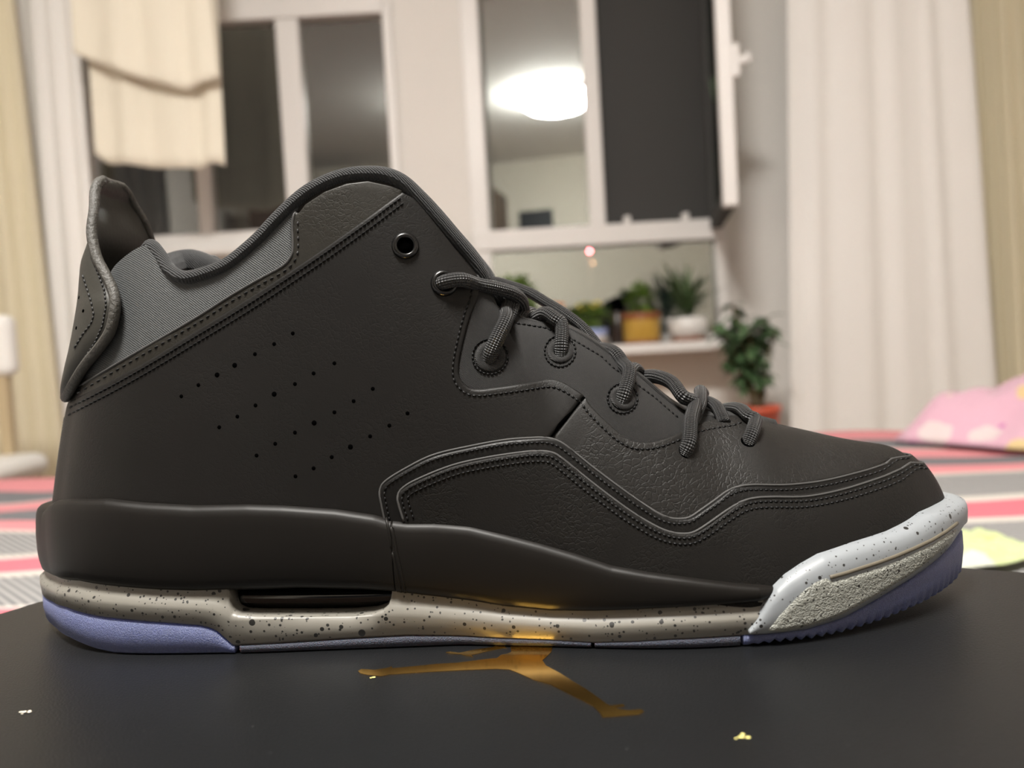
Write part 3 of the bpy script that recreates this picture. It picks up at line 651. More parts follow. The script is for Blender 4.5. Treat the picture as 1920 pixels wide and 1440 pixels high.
# ================================================================== the sneaker
D0 = .28; PSI = math.radians(3)
ES = Vector((math.cos(PSI), -math.sin(PSI), 0)); ET = Vector((math.sin(PSI), math.cos(PSI), 0)); S0 = Vector((0, D0, 0))
shoe = tag(empty('sneaker', S0, -PSI), 'black leather mid-top sneaker with speckled grey midsole and icy blue outsole', 'sneaker')
def w2l(p): q = p - S0; return Vector((q.dot(ES), q.dot(ET), q.z))
def d2l(d): return Vector((d.dot(ES), d.dot(ET), d.z))
OL = w2l(CAM)
def lray(px, py): return d2l(ray(px, py))
def at_t(px, py, t):
    d = lray(px, py); return OL + d * ((t - OL.y) / d.y)
def proj(p):
    q = S0 + ES * p[0] + ET * p[1] + Vector((0, 0, p[2])) - CAM
    z = q.dot(FWD); return 960 + F * q.dot(CX) / z, 720 - F * q.dot(CY) / z
def smesh(name, V, Fc, m, smooth=True, uvs=None, parent=None): return mesh_obj(name, V, Fc, m, parent or shoe, smooth, uvs)

# ---- loft of the upper: stations (base px, base t, top px, top t, roundness)
ST = [((108, 945), 0, (186, 556), 0, .2), ((118, 943), -.018, (194, 545), -.014, .2), ((150, 940), -.0285, (222, 494), -.0215, .22),
      ((220, 942), -.0345, (284, 460), -.0255, .25), ((330, 950), -.037, (338, 517), -.0285, .27), ((460, 950), -.038, (440, 487), -.030, .28),
      ((580, 955), -.038, (545, 384), -.031, .28), ((690, 970), -.038, (635, 332), -.031, .28), ((780, 982), -.038, (700, 326), -.030, .28),
      ((860, 986), -.038, (778, 361), -.027, .28), ((940, 1003), -.040, (846, 441), -.024, .3), ((1030, 1025), -.042, (900, 510), -.021, .35),
      ((1110, 1052), -.044, (966, 594), -.018, .42), ((1200, 1075), -.046, (1070, 622), -.017, .5), ((1300, 1088), -.047, (1180, 697), -.016, .56),
      ((1400, 1098), -.046, (1280, 774), -.015, .62), ((1480, 1085), -.044, (1380, 784), -.010, .72), ((1560, 1045), -.040, (1450, 799), 0, .82),
      ((1638, 1018), -.034, (1520, 815), 0, .86), ((1696, 997), -.027, (1568, 826), 0, .9), ((1738, 970), -.016, (1605, 833), 0, .92), ((1756, 945), 0, (1632, 837), 0, .93)]
NS = len(ST)
_b = np.array([at_t(*s[0], s[1]) for s in ST]); _b[:, 2] -= .006
_t = np.array([at_t(*s[2], s[3]) for s in ST]); _k = np.array([[s[4]] for s in ST])
_tab = np.hstack([_b, _t, _k])
_ext = np.vstack([_tab[1] * 1.0, _tab, _tab[-2] * 1.0])
_ext[0, 1] *= -1; _ext[0, 4] *= -1; _ext[-1, 1] *= -1; _ext[-1, 4] *= -1
def cr(u):
    u = np.clip(np.asarray(u, float), 0, NS - 1); i = np.minimum(u.astype(int), NS - 2); f = (u - i)[..., None]
    a, b, c, d = _ext[i], _ext[i + 1], _ext[i + 2], _ext[i + 3]
    return .5 * ((2 * b) + (-a + c) * f + (2 * a - 5 * b + 4 * c - d) * f ** 2 + (-a + 3 * b - 3 * c + d) * f ** 3)
def P(u, v, dip=True):
    u = np.asarray(u, float); v = np.asarray(v, float); T = np.array(cr(u))
    B = T[..., 0:3]; Q = T[..., 3:6]; k = T[..., 6]
    th = np.clip(v, 0, 1) * math.pi / 2
    g = (1 - k) * v + k * (1 - np.cos(th)); h = (1 - k) * v + k * np.sin(th)
    out = np.empty(B.shape); out[..., 0] = B[..., 0] + (Q[..., 0] - B[..., 0]) * g; out[..., 1] = B[..., 1] + (Q[..., 1] - B[..., 1]) * g
    out[..., 2] = B[..., 2] + (Q[..., 2] - B[..., 2]) * h
    if dip: out[..., 2] -= .0135 * np.exp(-((u - 11.50) / .20) ** 2) * np.clip((v - .55) / .45, 0, 1) ** 2.2
    # foot-like waist: gentle hollow at the ankle sides, fuller at the ball
    out[..., 1] = np.minimum(out[..., 1], 0)
    return out
def Nrm(u, v):
    e = 1e-2; u = np.asarray(u, float); v = np.asarray(v, float)
    u0, u1 = np.clip(u - e * 2, 0, NS - 1), np.clip(u + e * 2, 0, NS - 1); v0, v1 = np.clip(v - e, 0, 1), np.clip(v + e, 0, 1)
    du = P(u1, v) - P(u0, v); dv = P(u, v1) - P(u, v0)
    n = np.cross(du, dv); L = np.linalg.norm(n, axis=-1)[..., None]; n = n / (L + 1e-12)
    n[..., 1] = np.where(u < .02, 0, n[..., 1]); n[..., 1] = np.where(u > NS - 1.02, 0, n[..., 1])
    return n
NU, NV = 330, 60
us = np.linspace(0, NS - 1, NU); vs = np.linspace(0, 1, NV)
UU, VV = np.meshgrid(us, vs, indexing='ij'); G = P(UU, VV)
_n = Nrm(np.array([8.0]), np.array([.5]))[0]; NSIGN = 1 if _n[1] < 0 else -1
def N_(u, v): return NSIGN * Nrm(u, v)
quad = [(i * NV + j, (i + 1) * NV + j, (i + 1) * NV + j + 1, i * NV + j + 1) for i in range(NU - 1) for j in range(NV - 1)]
GV = G.reshape(-1, 3)
BV_LOFT = BVHTree.FromPolygons([Vector(p) for p in GV], quad)
GPX = np.array([proj(p) for p in GV])
def uvhit(px, py):
    d = lray(px, py).normalized(); loc, nr, idx, dist = BV_LOFT.ray_cast(OL, d)
    if loc is None:
        k = int(np.argmin(((GPX - (px, py)) ** 2).sum(1))); return us[k // NV], vs[k % NV]
    i, j = idx // (NV - 1), idx % (NV - 1); u, v = (us[i] + us[i + 1]) / 2, (vs[j] + vs[j + 1]) / 2
    L = np.array(loc)
    for _ in range(4):
        p = P(u, v); e = 1e-3; a = (P(u + e, v) - p) / e; b = (P(u, v + e) - p) / e
        s, *_r = np.linalg.lstsq(np.stack([a, b], 1), L - p, rcond=None); u = float(np.clip(u + s[0], 0, NS - 1)); v = float(np.clip(v + s[1], 0, 1))
    return u, v
BVHS = []
def add_bvh(V, Fc): BVHS.append(BVHTree.FromPolygons([Vector(v) for v in V], [tuple(int(i) for i in f) for f in Fc]))
def hit(px, py):
    d = lray(px, py).normalized(); best = None
    for b in BVHS:
        loc, nr, i, dist = b.ray_cast(OL, d)
        if loc is not None and (best is None or dist < best[2]): best = (loc, nr, dist)
    if best is None:
        p = at_t(px, py, -.03); q = None
        for b in BVHS:
            loc, nr, i, dist = b.find_nearest(p)
            if loc is not None and (q is None or dist < q[2]): q = (loc, nr, dist)
        best = q
    n = best[1]
    if n.dot(d) > 0: n = -n
    return best[0], n

# base upper (both sides) with a lining offset inwards
mir = GV * np.array([1, -1, 1]); off = len(GV)
V = np.vstack([GV, mir]); Fc = quad + [tuple(i + off for i in reversed(q)) for q in quad]
smesh('upper', V, Fc, m_leather2)
add_bvh(GV, quad)
m_lin = mat('black_mesh_lining', (.016, .016, .018), .8, bump=('weave', 500, .5, .0005), sheen=.3)
Gl = P(UU, VV) - .005 * N_(UU, VV); Gl[..., 1] = np.minimum(Gl[..., 1], -.0005)
iu = int(NU * 11.2 / (NS - 1)); sub = [q for q in quad if q[0] // NV < iu and q[0] % NV > 6]
Gl2 = Gl.reshape(-1, 3); smesh('lining', np.vstack([Gl2, Gl2 * np.array([1, -1, 1])]), sub + [tuple(i + off for i in q) for q in sub], m_lin)
# insole
ii = np.linspace(0, 12, 40); Pb = P(ii, np.full(40, .12)); V = []; Fc = []
for p in Pb: V += [(p[0], p[1], p[2]), (p[0], -p[1], p[2])]
for k in range(39): Fc.append((2 * k, 2 * k + 1, 2 * k + 3, 2 * k + 2))
smesh('insole', V, Fc, m_lin)
# tongue under the laces
V = []; Fc = []; uu = np.linspace(10.2, 17, 50); nt_ = 15
for k, u in enumerate(uu):
    p = P(u, 1.0, dip=False); lo = .0022 + .006 * max(0, (11.6 - u))
    for j in range(nt_):
        q = -1 + 2 * j / (nt_ - 1); V.append((p[0], p[1] * q * -1, p[2] - lo + .0016 * (1 - q * q)))
for k in range(49):
    for j in range(nt_ - 1):
        a = k * nt_ + j; Fc.append((a, a + 1, a + nt_ + 1, a + nt_))
o = smesh('tongue', V, Fc, m_eyestay); o.modifiers.new('t', 'SOLIDIFY').thickness = .003

# ---- overlay panels, meshed in the loft's own (u, v) space
MU, MV = 15.0, 95.0
def to_uv(loop):
    out = []
    for p in loop:
        if p[0] == 'uv': out.append((p[1], p[2]))
        else: out.append(uvhit(*p))
    return np.array(out)
def dens(loop, step=7):
    """densify pixel runs, keep uv points"""
    res = []; n = len(loop)
    for i in range(n):
        a, b = loop[i], loop[(i + 1) % n]
        res.append(a)
        if a[0] != 'uv' and b[0] != 'uv':
            L = math.hypot(b[0] - a[0], b[1] - a[1]); m = int(L // step)
            for k in range(1, m + 1):
                f = k / (m + 1); res.append((a[0] + (b[0] - a[0]) * f, a[1] + (b[1] - a[1]) * f))
        elif a[0] == 'uv' and b[0] == 'uv':
            L = math.hypot((b[1] - a[1]) * MU, (b[2] - a[2]) * MV); m = int(L // 2)
            for k in range(1, m + 1):
                f = k / (m + 1); res.append(('uv', a[1] + (b[1] - a[1]) * f, a[2] + (b[2] - a[2]) * f))
    return res
def inside(P2, poly):
    x, y = P2[:, 0], P2[:, 1]; c = np.zeros(len(P2), bool); n = len(poly)
    for i in range(n):
        (x0, y0), (x1, y1) = poly[i], poly[i - 1]
        with np.errstate(divide='ignore', invalid='ignore'):
            c ^= ((y0 > y) != (y1 > y)) & (x < (x1 - x0) * (y - y0) / (y1 - y0 + 1e-15) + x0)
    return c
def segdist(P2, A, B):
    d = np.full(len(P2), 1e9)
    for a, b in zip(A, B):
        ab = b - a; t = np.clip(((P2 - a) @ ab) / (ab @ ab + 1e-15), 0, 1); d = np.minimum(d, np.linalg.norm(P2 - (a + t[:, None] * ab), axis=1))
    return d
def panel(name, loop, th, m, lo=0.0, r=1.1, step=2.4, both=True, bvh=True):
    uv = to_uv(dens(loop)); M2 = uv * (MU, MV)
    keep = [0]
    for i in range(1, len(M2)):
        if np.linalg.norm(M2[i] - M2[keep[-1]]) > .35: keep.append(i)
    if np.linalg.norm(M2[keep[-1]] - M2[0]) < .35: keep.pop()
    M2 = M2[keep]; A = M2; B = np.roll(M2, -1, 0)
    mid = (A + B) / 2 / (MU, MV)
    free = ((mid[:, 1] > .04) & (mid[:, 1] < .985) & (mid[:, 0] > .05) & (mid[:, 0] < NS - 1.05))
    lo_ = M2.min(0); hi = M2.max(0); gx, gy = np.meshgrid(np.arange(lo_[0], hi[0], step), np.arange(lo_[1], hi[1], step)); pts = np.stack([gx.ravel(), gy.ravel()], 1)
    pts = pts[inside(pts, M2)]; dd = segdist(pts, A, B); pts = pts[dd > r * 1.35]
    tn = B - np.roll(M2, 1, 0); tn /= np.linalg.norm(tn, axis=1)[:, None] + 1e-12; nn = np.stack([-tn[:, 1], tn[:, 0]], 1)
    area = .5 * np.sum(A[:, 0] * B[:, 1] - B[:, 0] * A[:, 1]); sg_ = 1 if area > 0 else -1
    ex = []
    for dlt in (r * .3, r * .65, r * 1.05):
        q = M2 + nn * sg_ * dlt; q = q[inside(q, M2)]; q = q[segdist(q, A, B) > dlt * .85]; ex.append(q)
    allp = np.vstack([M2, *ex, pts])
    res = delaunay_2d_cdt([Vector(p) for p in allp], [], [list(range(len(M2)))], 1, 1e-4)
    R2 = np.array([tuple(p) for p in res[0]]); uvr = R2 / (MU, MV); uvr[:, 0] = np.clip(uvr[:, 0], 0, NS - 1); uvr[:, 1] = np.clip(uvr[:, 1], 0, 1)
    d = segdist(R2, A[free], B[free]) if free.any() else np.full(len(R2), 9.)
    x = np.clip(d / r, 0, 1); hgt = lo + (th - lo) * np.sqrt(np.clip(1 - (1 - x) ** 2, 0, 1)) - .0002 * (d < .02)
    Vv = P(uvr[:, 0], uvr[:, 1]) + N_(uvr[:, 0], uvr[:, 1]) * hgt[:, None]
    Vv[:, 1] = np.minimum(Vv[:, 1], 0)
    tris = [list(f) for f in res[2]]
    # orient outward
    a, b, c = Vv[tris[0][0]], Vv[tris[0][1]], Vv[tris[0][2]]
    k0 = tris[len(tris) // 2]; nn0 = np.cross(Vv[k0[1]] - Vv[k0[0]], Vv[k0[2]] - Vv[k0[0]]); c0 = uvr[k0].mean(0)
    if nn0 @ N_(c0[0], c0[1]) < 0: tris = [t[::-1] for t in tris]
    o = smesh(name, Vv, tris, m)
    if bvh: add_bvh(Vv, tris)
    if both: smesh(name, Vv * np.array([1, -1, 1]), [t[::-1] for t in tris], m)
    return o
uvp = lambda u, v: ('uv', u, v)
fab_edge = [(140, 729), (150, 723), (250, 664), (362, 599), (430, 556), (483, 525), (520, 505), (537, 493), (546, 480), (549, 469), (549, 445), (548, 427), (550, 406), (555, 397)]
q_edge = [(118, 762), (135, 753), (165, 738), (220, 709), (293, 667), (362, 625), (430, 584), (490, 546), (550, 506), (613, 463), (680, 415), (725, 381), (752, 361)]
throat_q = [(893, 522), (897, 553), (884, 590), (875, 622), (864, 672), (862, 700), (867, 714), (880, 726), (897, 729), (920, 727), (980, 719), (1020, 713), (1040, 713), (1062, 721), (1080, 732), (1097, 744)]
vamp_e = [(1097, 744), (1113, 767), (1143, 797), (1165, 816), (1185, 827), (1203, 830), (1227, 828), (1250, 821), (1277, 810), (1310, 797), (1343, 790), (1370, 786), (1393, 778)]
line1 = [(722, 978), (715, 945), (712, 922), (722, 903), (763, 877), (813, 853), (880, 837), (947, 825), (1000, 821), (1022, 821), (1042, 825), (1063, 837), (1113, 877), (1180, 927), (1230, 960), (1255, 971), (1275, 973), (1293, 970), (1313, 957), (1340, 938), (1365, 920), (1387, 912), (1413, 909), (1480, 909), (1547, 901), (1613, 885), (1640, 877), (1660, 870)]
line2 = [(757, 978), (747, 945), (746, 930), (753, 917), (780, 900), (847, 873), (913, 858), (980, 848), (1010, 846), (1032, 848), (1052, 858), (1113, 907), (1180, 957), (1230, 987), (1258, 998), (1280, 1001), (1298, 999), (1320, 987), (1363, 957), (1390, 941), (1415, 934), (1447, 932), (1513, 931), (1580, 918), (1647, 897), (1670, 888), (1690, 879)]
line1 = [tuple(p) for p in smooth_path(line1, 7)]; line2 = [tuple(p) for p in smooth_path(line2, 7)]
throat_q = [tuple(p) for p in smooth_path(throat_q, 7)]; vamp_e = [tuple(p) for p in smooth_path(vamp_e, 7)]
def toe_end(line, px_end):
    u0, v0 = uvhit(*line[-1]); u1, v1 = uvhit(*line[-7]); k = int(np.argmin(((GPX[(NU - 1) * NV:] - px_end) ** 2).sum(1))); ve = vs[k]; m0 = (v0 - v1) / max(1e-4, u0 - u1); D_ = NS - 1 - u0
    return [('uv', u0 + D_ * f, v0 + (m0 * D_) * (f - 2 * f * f + f ** 3) + (ve - v0) * (3 * f * f - 2 * f ** 3)) for f in np.linspace(.12, 1, 14)]
TE1 = toe_end(line1, (1704, 853)); TE2 = toe_end(line2, (1722, 869))
fab_edge = [tuple(p) for p in smooth_path(fab_edge, 7)]; q_edge = [tuple(p) for p in smooth_path(q_edge, 7)]
u_heel = 0.0
# grey satin collar
panel('collar_panel', [uvp(0, .36), (128, 745)] + [(p[0], p[1] + 10) for p in fab_edge] + [uvp(6.25, 1), uvp(4, 1), uvp(2, 1), uvp(0, 1)], .0004, m_fabric, lo=.0001)
# ankle strip below the satin and the brownish ankle leather
panel('ankle_panel', fab_edge + [(562, 400), (574, 384), (610, 360), (650, 345), (690, 340), (730, 349), (757, 358), (752, 380), (680, 437), (613, 485), (550, 528), (490, 566), (430, 604), (362, 645), (220, 728), (140, 766), (126, 760), (130, 742)], .0012, m_brownleather, lo=.0002, r=.8)
# eyestay
panel('eyestay', [(880, 560), (893, 515), uvp(11.3, 1), uvp(12, 1), uvp(13, 1), uvp(14, 1), uvp(15, 1), uvp(15.6, 1), (1310, 805), (1277, 820), (1203, 842), (1150, 815), (1097, 760), (1030, 725), (900, 740), (855, 720), (850, 670)], .0007, m_eyestay, lo=.0002)
# vamp
panel('vamp', vamp_e + [uvp(16.6, 1), uvp(18, 1), uvp(21, 1), uvp(21, TE1[-1][2] - .05), (1660, 870), (1600, 893), (1480, 922), (1410, 925), (1365, 938), (1310, 975), (1275, 988), (1240, 980), (1180, 943), (1113, 893), (1060, 850), (1035, 835), (1040, 815)], .0012, m_leather2, lo=.0001, r=.9)
# quarter
panel('quarter', q_edge + [(775, 372), (800, 403), (840, 455), (878, 505)] + throat_q + [(1065, 785), (1033, 820), (1020, 840), (900, 870), (790, 905), (760, 930), (760, 975), uvp(8, 0), uvp(4, 0), uvp(0, 0), uvp(0, .38)], .0015, m_leather, lo=.0002, r=1.1)
# mudguard, two layers
panel('mudguard', line1 + TE1 + [uvp(21, TE1[-1][2] * .5), uvp(21, 0), uvp(18, 0), uvp(14, 0), uvp(10, 0), uvp(7.5, 0)], .0024, m_patent, lo=.0005, r=1.0)
panel('mudguard_overlay', line2 + TE2 + [uvp(21, TE2[-1][2] * .5), uvp(21, 0), uvp(18, 0), uvp(14, 0), uvp(10, 0), uvp(7.9, 0)], 0.0032, m_overlay, lo=.0019, r=.9)

def surf_path(px, step, lift):
    pts = []; nr = []
    for p in resample(px, step):
        loc, n = hit(*p); pts.append(np.array(loc + n * lift)); nr.append(np.array(n))
    return np.array(pts), np.array(nr)
def surf_tube(name, px, rad, lift, m, step=6, seg=8, flat=1.0, mirror=True):
    pts, nr = surf_path(px, step, lift)
    # drop jumps
    k = [0] + [i for i in range(1, len(pts)) if np.linalg.norm(pts[i] - pts[i - 1]) < .012]; pts = pts[k]; nr = nr[k]
    Vt, Ft, UVt = tube_geo(pts, rad, seg, flat, nr)
    o = smesh(name, Vt, Ft, m, uvs=UVt)
    if mirror: smesh(name, np.array(Vt) * (1, -1, 1), [f[::-1] for f in Ft], m, uvs=UVt)
    return o
def stitch(px, pitch=9.5, m=None, rad=.00038, duty=.78, lift=.00014):
    P2 = resample(px, 2.0); L = np.concatenate([[0], np.cumsum(np.linalg.norm(np.diff(P2, axis=0), axis=1))]); n = int(L[-1] / pitch)
    V = []; Fc = []
    for k in range(n):
        a = k * pitch; pp = [np.array([np.interp(a + f * pitch * duty, L, P2[:, 0]), np.interp(a + f * pitch * duty, L, P2[:, 1])]) for f in (0, .5, 1)]
        hs = [hit(*q) for q in pp]; pts = [np.array(h[0] + h[1] * (lift if i == 1 else -.0001)) for i, h in enumerate(hs)]
        if max(np.linalg.norm(pts[1] - pts[0]), np.linalg.norm(pts[2] - pts[1])) > .004: continue
        a3 = catmull(pts, 4); tv, tf, _ = tube_geo(a3, [rad * .6, rad, rad, rad * .6], 5, .9); o_ = len(V); V += list(tv); Fc += [tuple(i + o_ for i in f) for f in tf]
    if not V: return
    o = smesh('stitching', V, Fc, m or m_thread); o['kind'] = 'stuff'
# raw edges of the panels
for ln, te, hh in ((line1, TE1, .0019), (line2, TE2, .0029)):
    surf_tube('panel_edge', ln, .00038, .0, m_edge, step=7)
    l0 = np.array(hit(*ln[-1])[0]); pts = [l0] + [P(q[1], q[2]) + N_(q[1], q[2]) * hh for q in te]; pts += [p * (1, -1, 1) for p in pts[-2::-1]]
    Vt, Ft, UVt = tube_geo(catmull(np.array(pts), 80), .00038, 8); smesh('panel_edge', Vt, Ft, m_edge, uvs=UVt)
surf_tube('panel_edge', fab_edge, .00042, .0, m_edge, step=6)
surf_tube('seam_groove', [(1096, 745), (1075, 770), (1050, 797), (1034, 818)], .0007, -.0003, m_hole, step=5)
# stitch lines
def with_toe(line, te, d, dv, th):
    ext = [proj(P(q[1], q[2] + dv) + N_(q[1], q[2] + dv) * th) for q in te[1:-1]]
    return np.vstack([offset_path(line, d)[:-1], ext])
stitch(with_toe(line1, TE1, 9, -.026, .0024)); stitch(with_toe(line2, TE2, 8, -.024, .0032)); stitch(with_toe(line2, TE2, 19, -.055, .0032))
stitch(offset_path(fab_edge, 10), pitch=14, m=m_thread2, duty=.5)
stitch(offset_path(q_edge, 8), pitch=9); stitch(offset_path(q_edge, 19), pitch=9)
stitch(offset_path(throat_q, 13), pitch=10); stitch(offset_path(vamp_e, 12), pitch=10)
stitch([(968, 606), (1020, 614), (1060, 628), (1100, 652), (1127, 668), (1150, 690), (1190, 718), (1227, 745), (1260, 774), (1277, 788)], pitch=10)
# perforations: flat dark discs painted for the shade inside, none cut
perf = [(340, 743), (372, 722), (407, 703), (440, 685), (478, 664), (514, 645), (549, 625), (411, 801), (445, 781), (479, 760), (514, 739), (553, 720), (588, 700), (627, 681),
        (481, 854), (516, 832), (553, 811), (589, 793), (627, 773), (663, 752), (699, 729), (554, 893), (588, 878), (622, 857), (657, 838), (694, 818), (730, 798), (764, 775)]
bigp = {(440, 685), (514, 739), (589, 793), (657, 838), (407, 703)}
def disc_geo(loc, n, rad, m, name, ring=None, prof=None, parent=None):
    """lathe a profile (r, h) about the normal at loc"""
    n = Vector(n).normalized(); a = n.cross(Vector((0, 0, 1))).normalized(); b = n.cross(a); V = []; Fc = []; seg = 20; k = len(prof)
    for i in range(seg):
        t = 2 * math.pi * i / seg
        for r_, h_ in prof: V.append(np.array(loc) + np.array(a) * r_ * math.cos(t) + np.array(b) * r_ * math.sin(t) + np.array(n) * h_)
    for i in range(seg):
        for j in range(k - 1):
            p = i * k + j; q = ((i + 1) % seg) * k + j; Fc.append((p, q, q + 1, p + 1))
    return smesh(name, V, Fc, m, parent=parent)
for p in perf:
    loc, n = hit(*p); r_ = .00085 if p in bigp else .00066
    disc_geo(loc, n, r_, m_hole, 'perforation', prof=[(0, .00006), (r_ * .9, .00006), (r_, -.0001)])
# eyelets of metal
for p in ((760, 461), (833, 531)):
    loc, n = hit(*p)
    e = disc_geo(loc, n, .0041, m_metal, 'eyelet', prof=[(.0024, -.0004), (.0025, .0006), (.0029, .0011), (.0035, .0011), (.0041, .0006), (.0043, -.0003)])
    disc_geo(loc, n, .0026, m_hole, 'eyelet_hole', prof=[(0, .00015), (.0026, .00015), (.0026, -.0003)], parent=e)
# stitched lace holes
for p, rr in (((919, 669), 33), ((1050, 659), 29), ((1167, 747), 28)):
    loc, n = hit(*p)
    k = .24 / F
    e = disc_geo(loc, n, .003, m_eyestay, 'lace_hole', prof=[(.0020, .0002), (.0026, .0006), (rr * k * .86, .0006), (rr * k * .93, .0001)])
    disc_geo(loc, n, .002, m_hole, 'hole', prof=[(0, .00025), (.0024, .00025), (.0026, 0)], parent=e)
    for q in (.72, 1.0):
        cpx = [(p[0] + rr * q * math.cos(a), p[1] + rr * q * math.sin(a)) for a in np.linspace(0, 2 * math.pi, 40)]
        stitch(cpx, pitch=7.5, rad=.00036, lift=.0003, duty=.85)

# ---- heel tab: a spoon-shaped fin rising behind the collar
rows = [((196, 337), -.005, None), ((184, 343), -.0095, None), ((178, 360), -.0125, None), ((177, 391), -.0165, None), ((172, 436), -.0205, None), ((181, 481), -.0235, (161, 481)), ((196, 511), -.0255, (153, 511)),
        ((211, 542), -.0275, (149, 545)), ((216, 572), -.0295, (145, 575)), ((208, 617), -.030, (138, 617)), ((190, 647), -.0290, (134, 647)), ((160, 684), -.026, (129, 684)), ((136, 722), -.0205, (123, 724)), ((123, 746), -.011, (118, 747))]
RN = []; RC = []
for p, t, c in rows:
    a = np.array(at_t(*p, t))
    if c is None: b = a.copy(); b[1] = 0; b[0] -= .0035 if p[1] > 350 else .0015
    else:
        b = np.array(at_t(*c, t * .5)); b[0] = a[0] + (b[0] - a[0]) / .9; b[2] = a[2]
    RN.append(a); RC.append(b)
NR = 90; RN = catmull(RN, NR); RC = catmull(RC, NR); NA = 33
fi = np.linspace(0, math.pi, NA); V = []; Fc = []
for i in range(NR):
    for f in fi:
        s_ = math.sin(f) ** .75; V.append((RN[i, 0] + (RC[i, 0] - RN[i, 0]) * s_, RN[i, 1] * math.cos(f), RN[i, 2] + (RC[i, 2] - RN[i, 2]) * s_))
for i in range(NR - 1):
    for j in range(NA - 1):
        a = i * NA + j; Fc.append((a, a + 1, a + NA + 1, a + NA))
V = np.array(V)
tabv = V
o = smesh('heel_tab', V, Fc, m_tab); md = o.modifiers.new('t', 'SOLIDIFY'); md.thickness = .002; md.offset = -1
add_bvh(V, Fc)
edge = np.vstack([V[[i * NA for i in range(NR - 1, -1, -1)]], V[1:NA - 1], V[[i * NA + NA - 1 for i in range(NR)]]])
edge = resample(edge, .0022); Vt, Ft, UVt = tube_geo(edge, .0017, 10); smesh('heel_tab_rim', Vt, Ft, m_rim, uvs=UVt)
stitch([(171, 480), (184, 512), (196, 545), (199, 572), (192, 610), (178, 642), (152, 680), (132, 715)], pitch=8, m=m_thread2)
stitch([(155, 515), (163, 540), (171, 565), (176, 590), (171, 606), (155, 627), (138, 655)], pitch=9, m=m_thread2)
for p in ((156, 583), (148, 558), (143, 615)):
    loc, n = hit(*p); disc_geo(loc, n, .0006, m_hole, 'perforation', prof=[(0, .0001), (.00055, .0001), (.0006, -.0001)])
# binding strip down the heel seam
pts = P(np.zeros(30), np.linspace(.02, .42, 30)) + N_(np.zeros(30), np.linspace(.02, .42, 30)) * .0015
Vt, Ft, UVt = tube_geo(pts, .0016, 10); smesh('heel_binding', Vt, Ft, m_bind, uvs=UVt)

# ---- collar binding round the opening
cpath = [at_t(*p, t) for p, t in (((268, 466), -.019), ((284, 460), -.0235), ((302, 481), -.0255), ((317, 504), -.0275), ((338, 518), -.029), ((362, 518), -.0295), ((407, 504), -.030), ((438, 487), -.030), ((483, 449), -.0305), ((513, 417), -.031), ((543, 387), -.031), ((574, 361), -.031),
         ((612, 340), -.031), ((650, 328), -.0305), ((687, 325), -.030), ((722, 328), -.029), ((754, 342), -.028), ((786, 372), -.0265), ((818, 407), -.025), ((850, 444), -.0235), ((880, 478), -.022), ((898, 505), -.021), ((906, 527), -.020))]
cpath = np.array(cpath); ra = np.interp(np.arange(len(cpath)), [0, 1, 4, 13, 18, 22], [.0010, .0021, .0021, .0022, .0029, .0026])
cp = catmull(cpath, 200); rr_ = np.interp(np.linspace(0, len(cpath) - 1, 200), np.arange(len(cpath)), ra)
Vt, Ft, UVt = tube_geo(cp, rr_, 14); smesh('collar_binding', Vt, Ft, m_bind, uvs=UVt); smesh('collar_binding', np.array(Vt) * (1, -1, 1), [f[::-1] for f in Ft], m_bind, uvs=UVt)
# padded far-side heel lining seen through the dip of the collar
pad = np.array([at_t(*p, t) for p, t in (((296, 512), .004), ((316, 506), .012), ((336, 499), .018), ((358, 497), .020), ((382, 503), .021), ((404, 515), .022), ((430, 535), .024))])
Vt, Ft, UVt = tube_geo(catmull(pad, 50), np.interp(np.linspace(0, 1, 50), [0, .2, .5, .8, 1], [.005, .0056, .006, .0056, .005]), 14); smesh('heel_padding', Vt, Ft, m_bind, uvs=UVt)

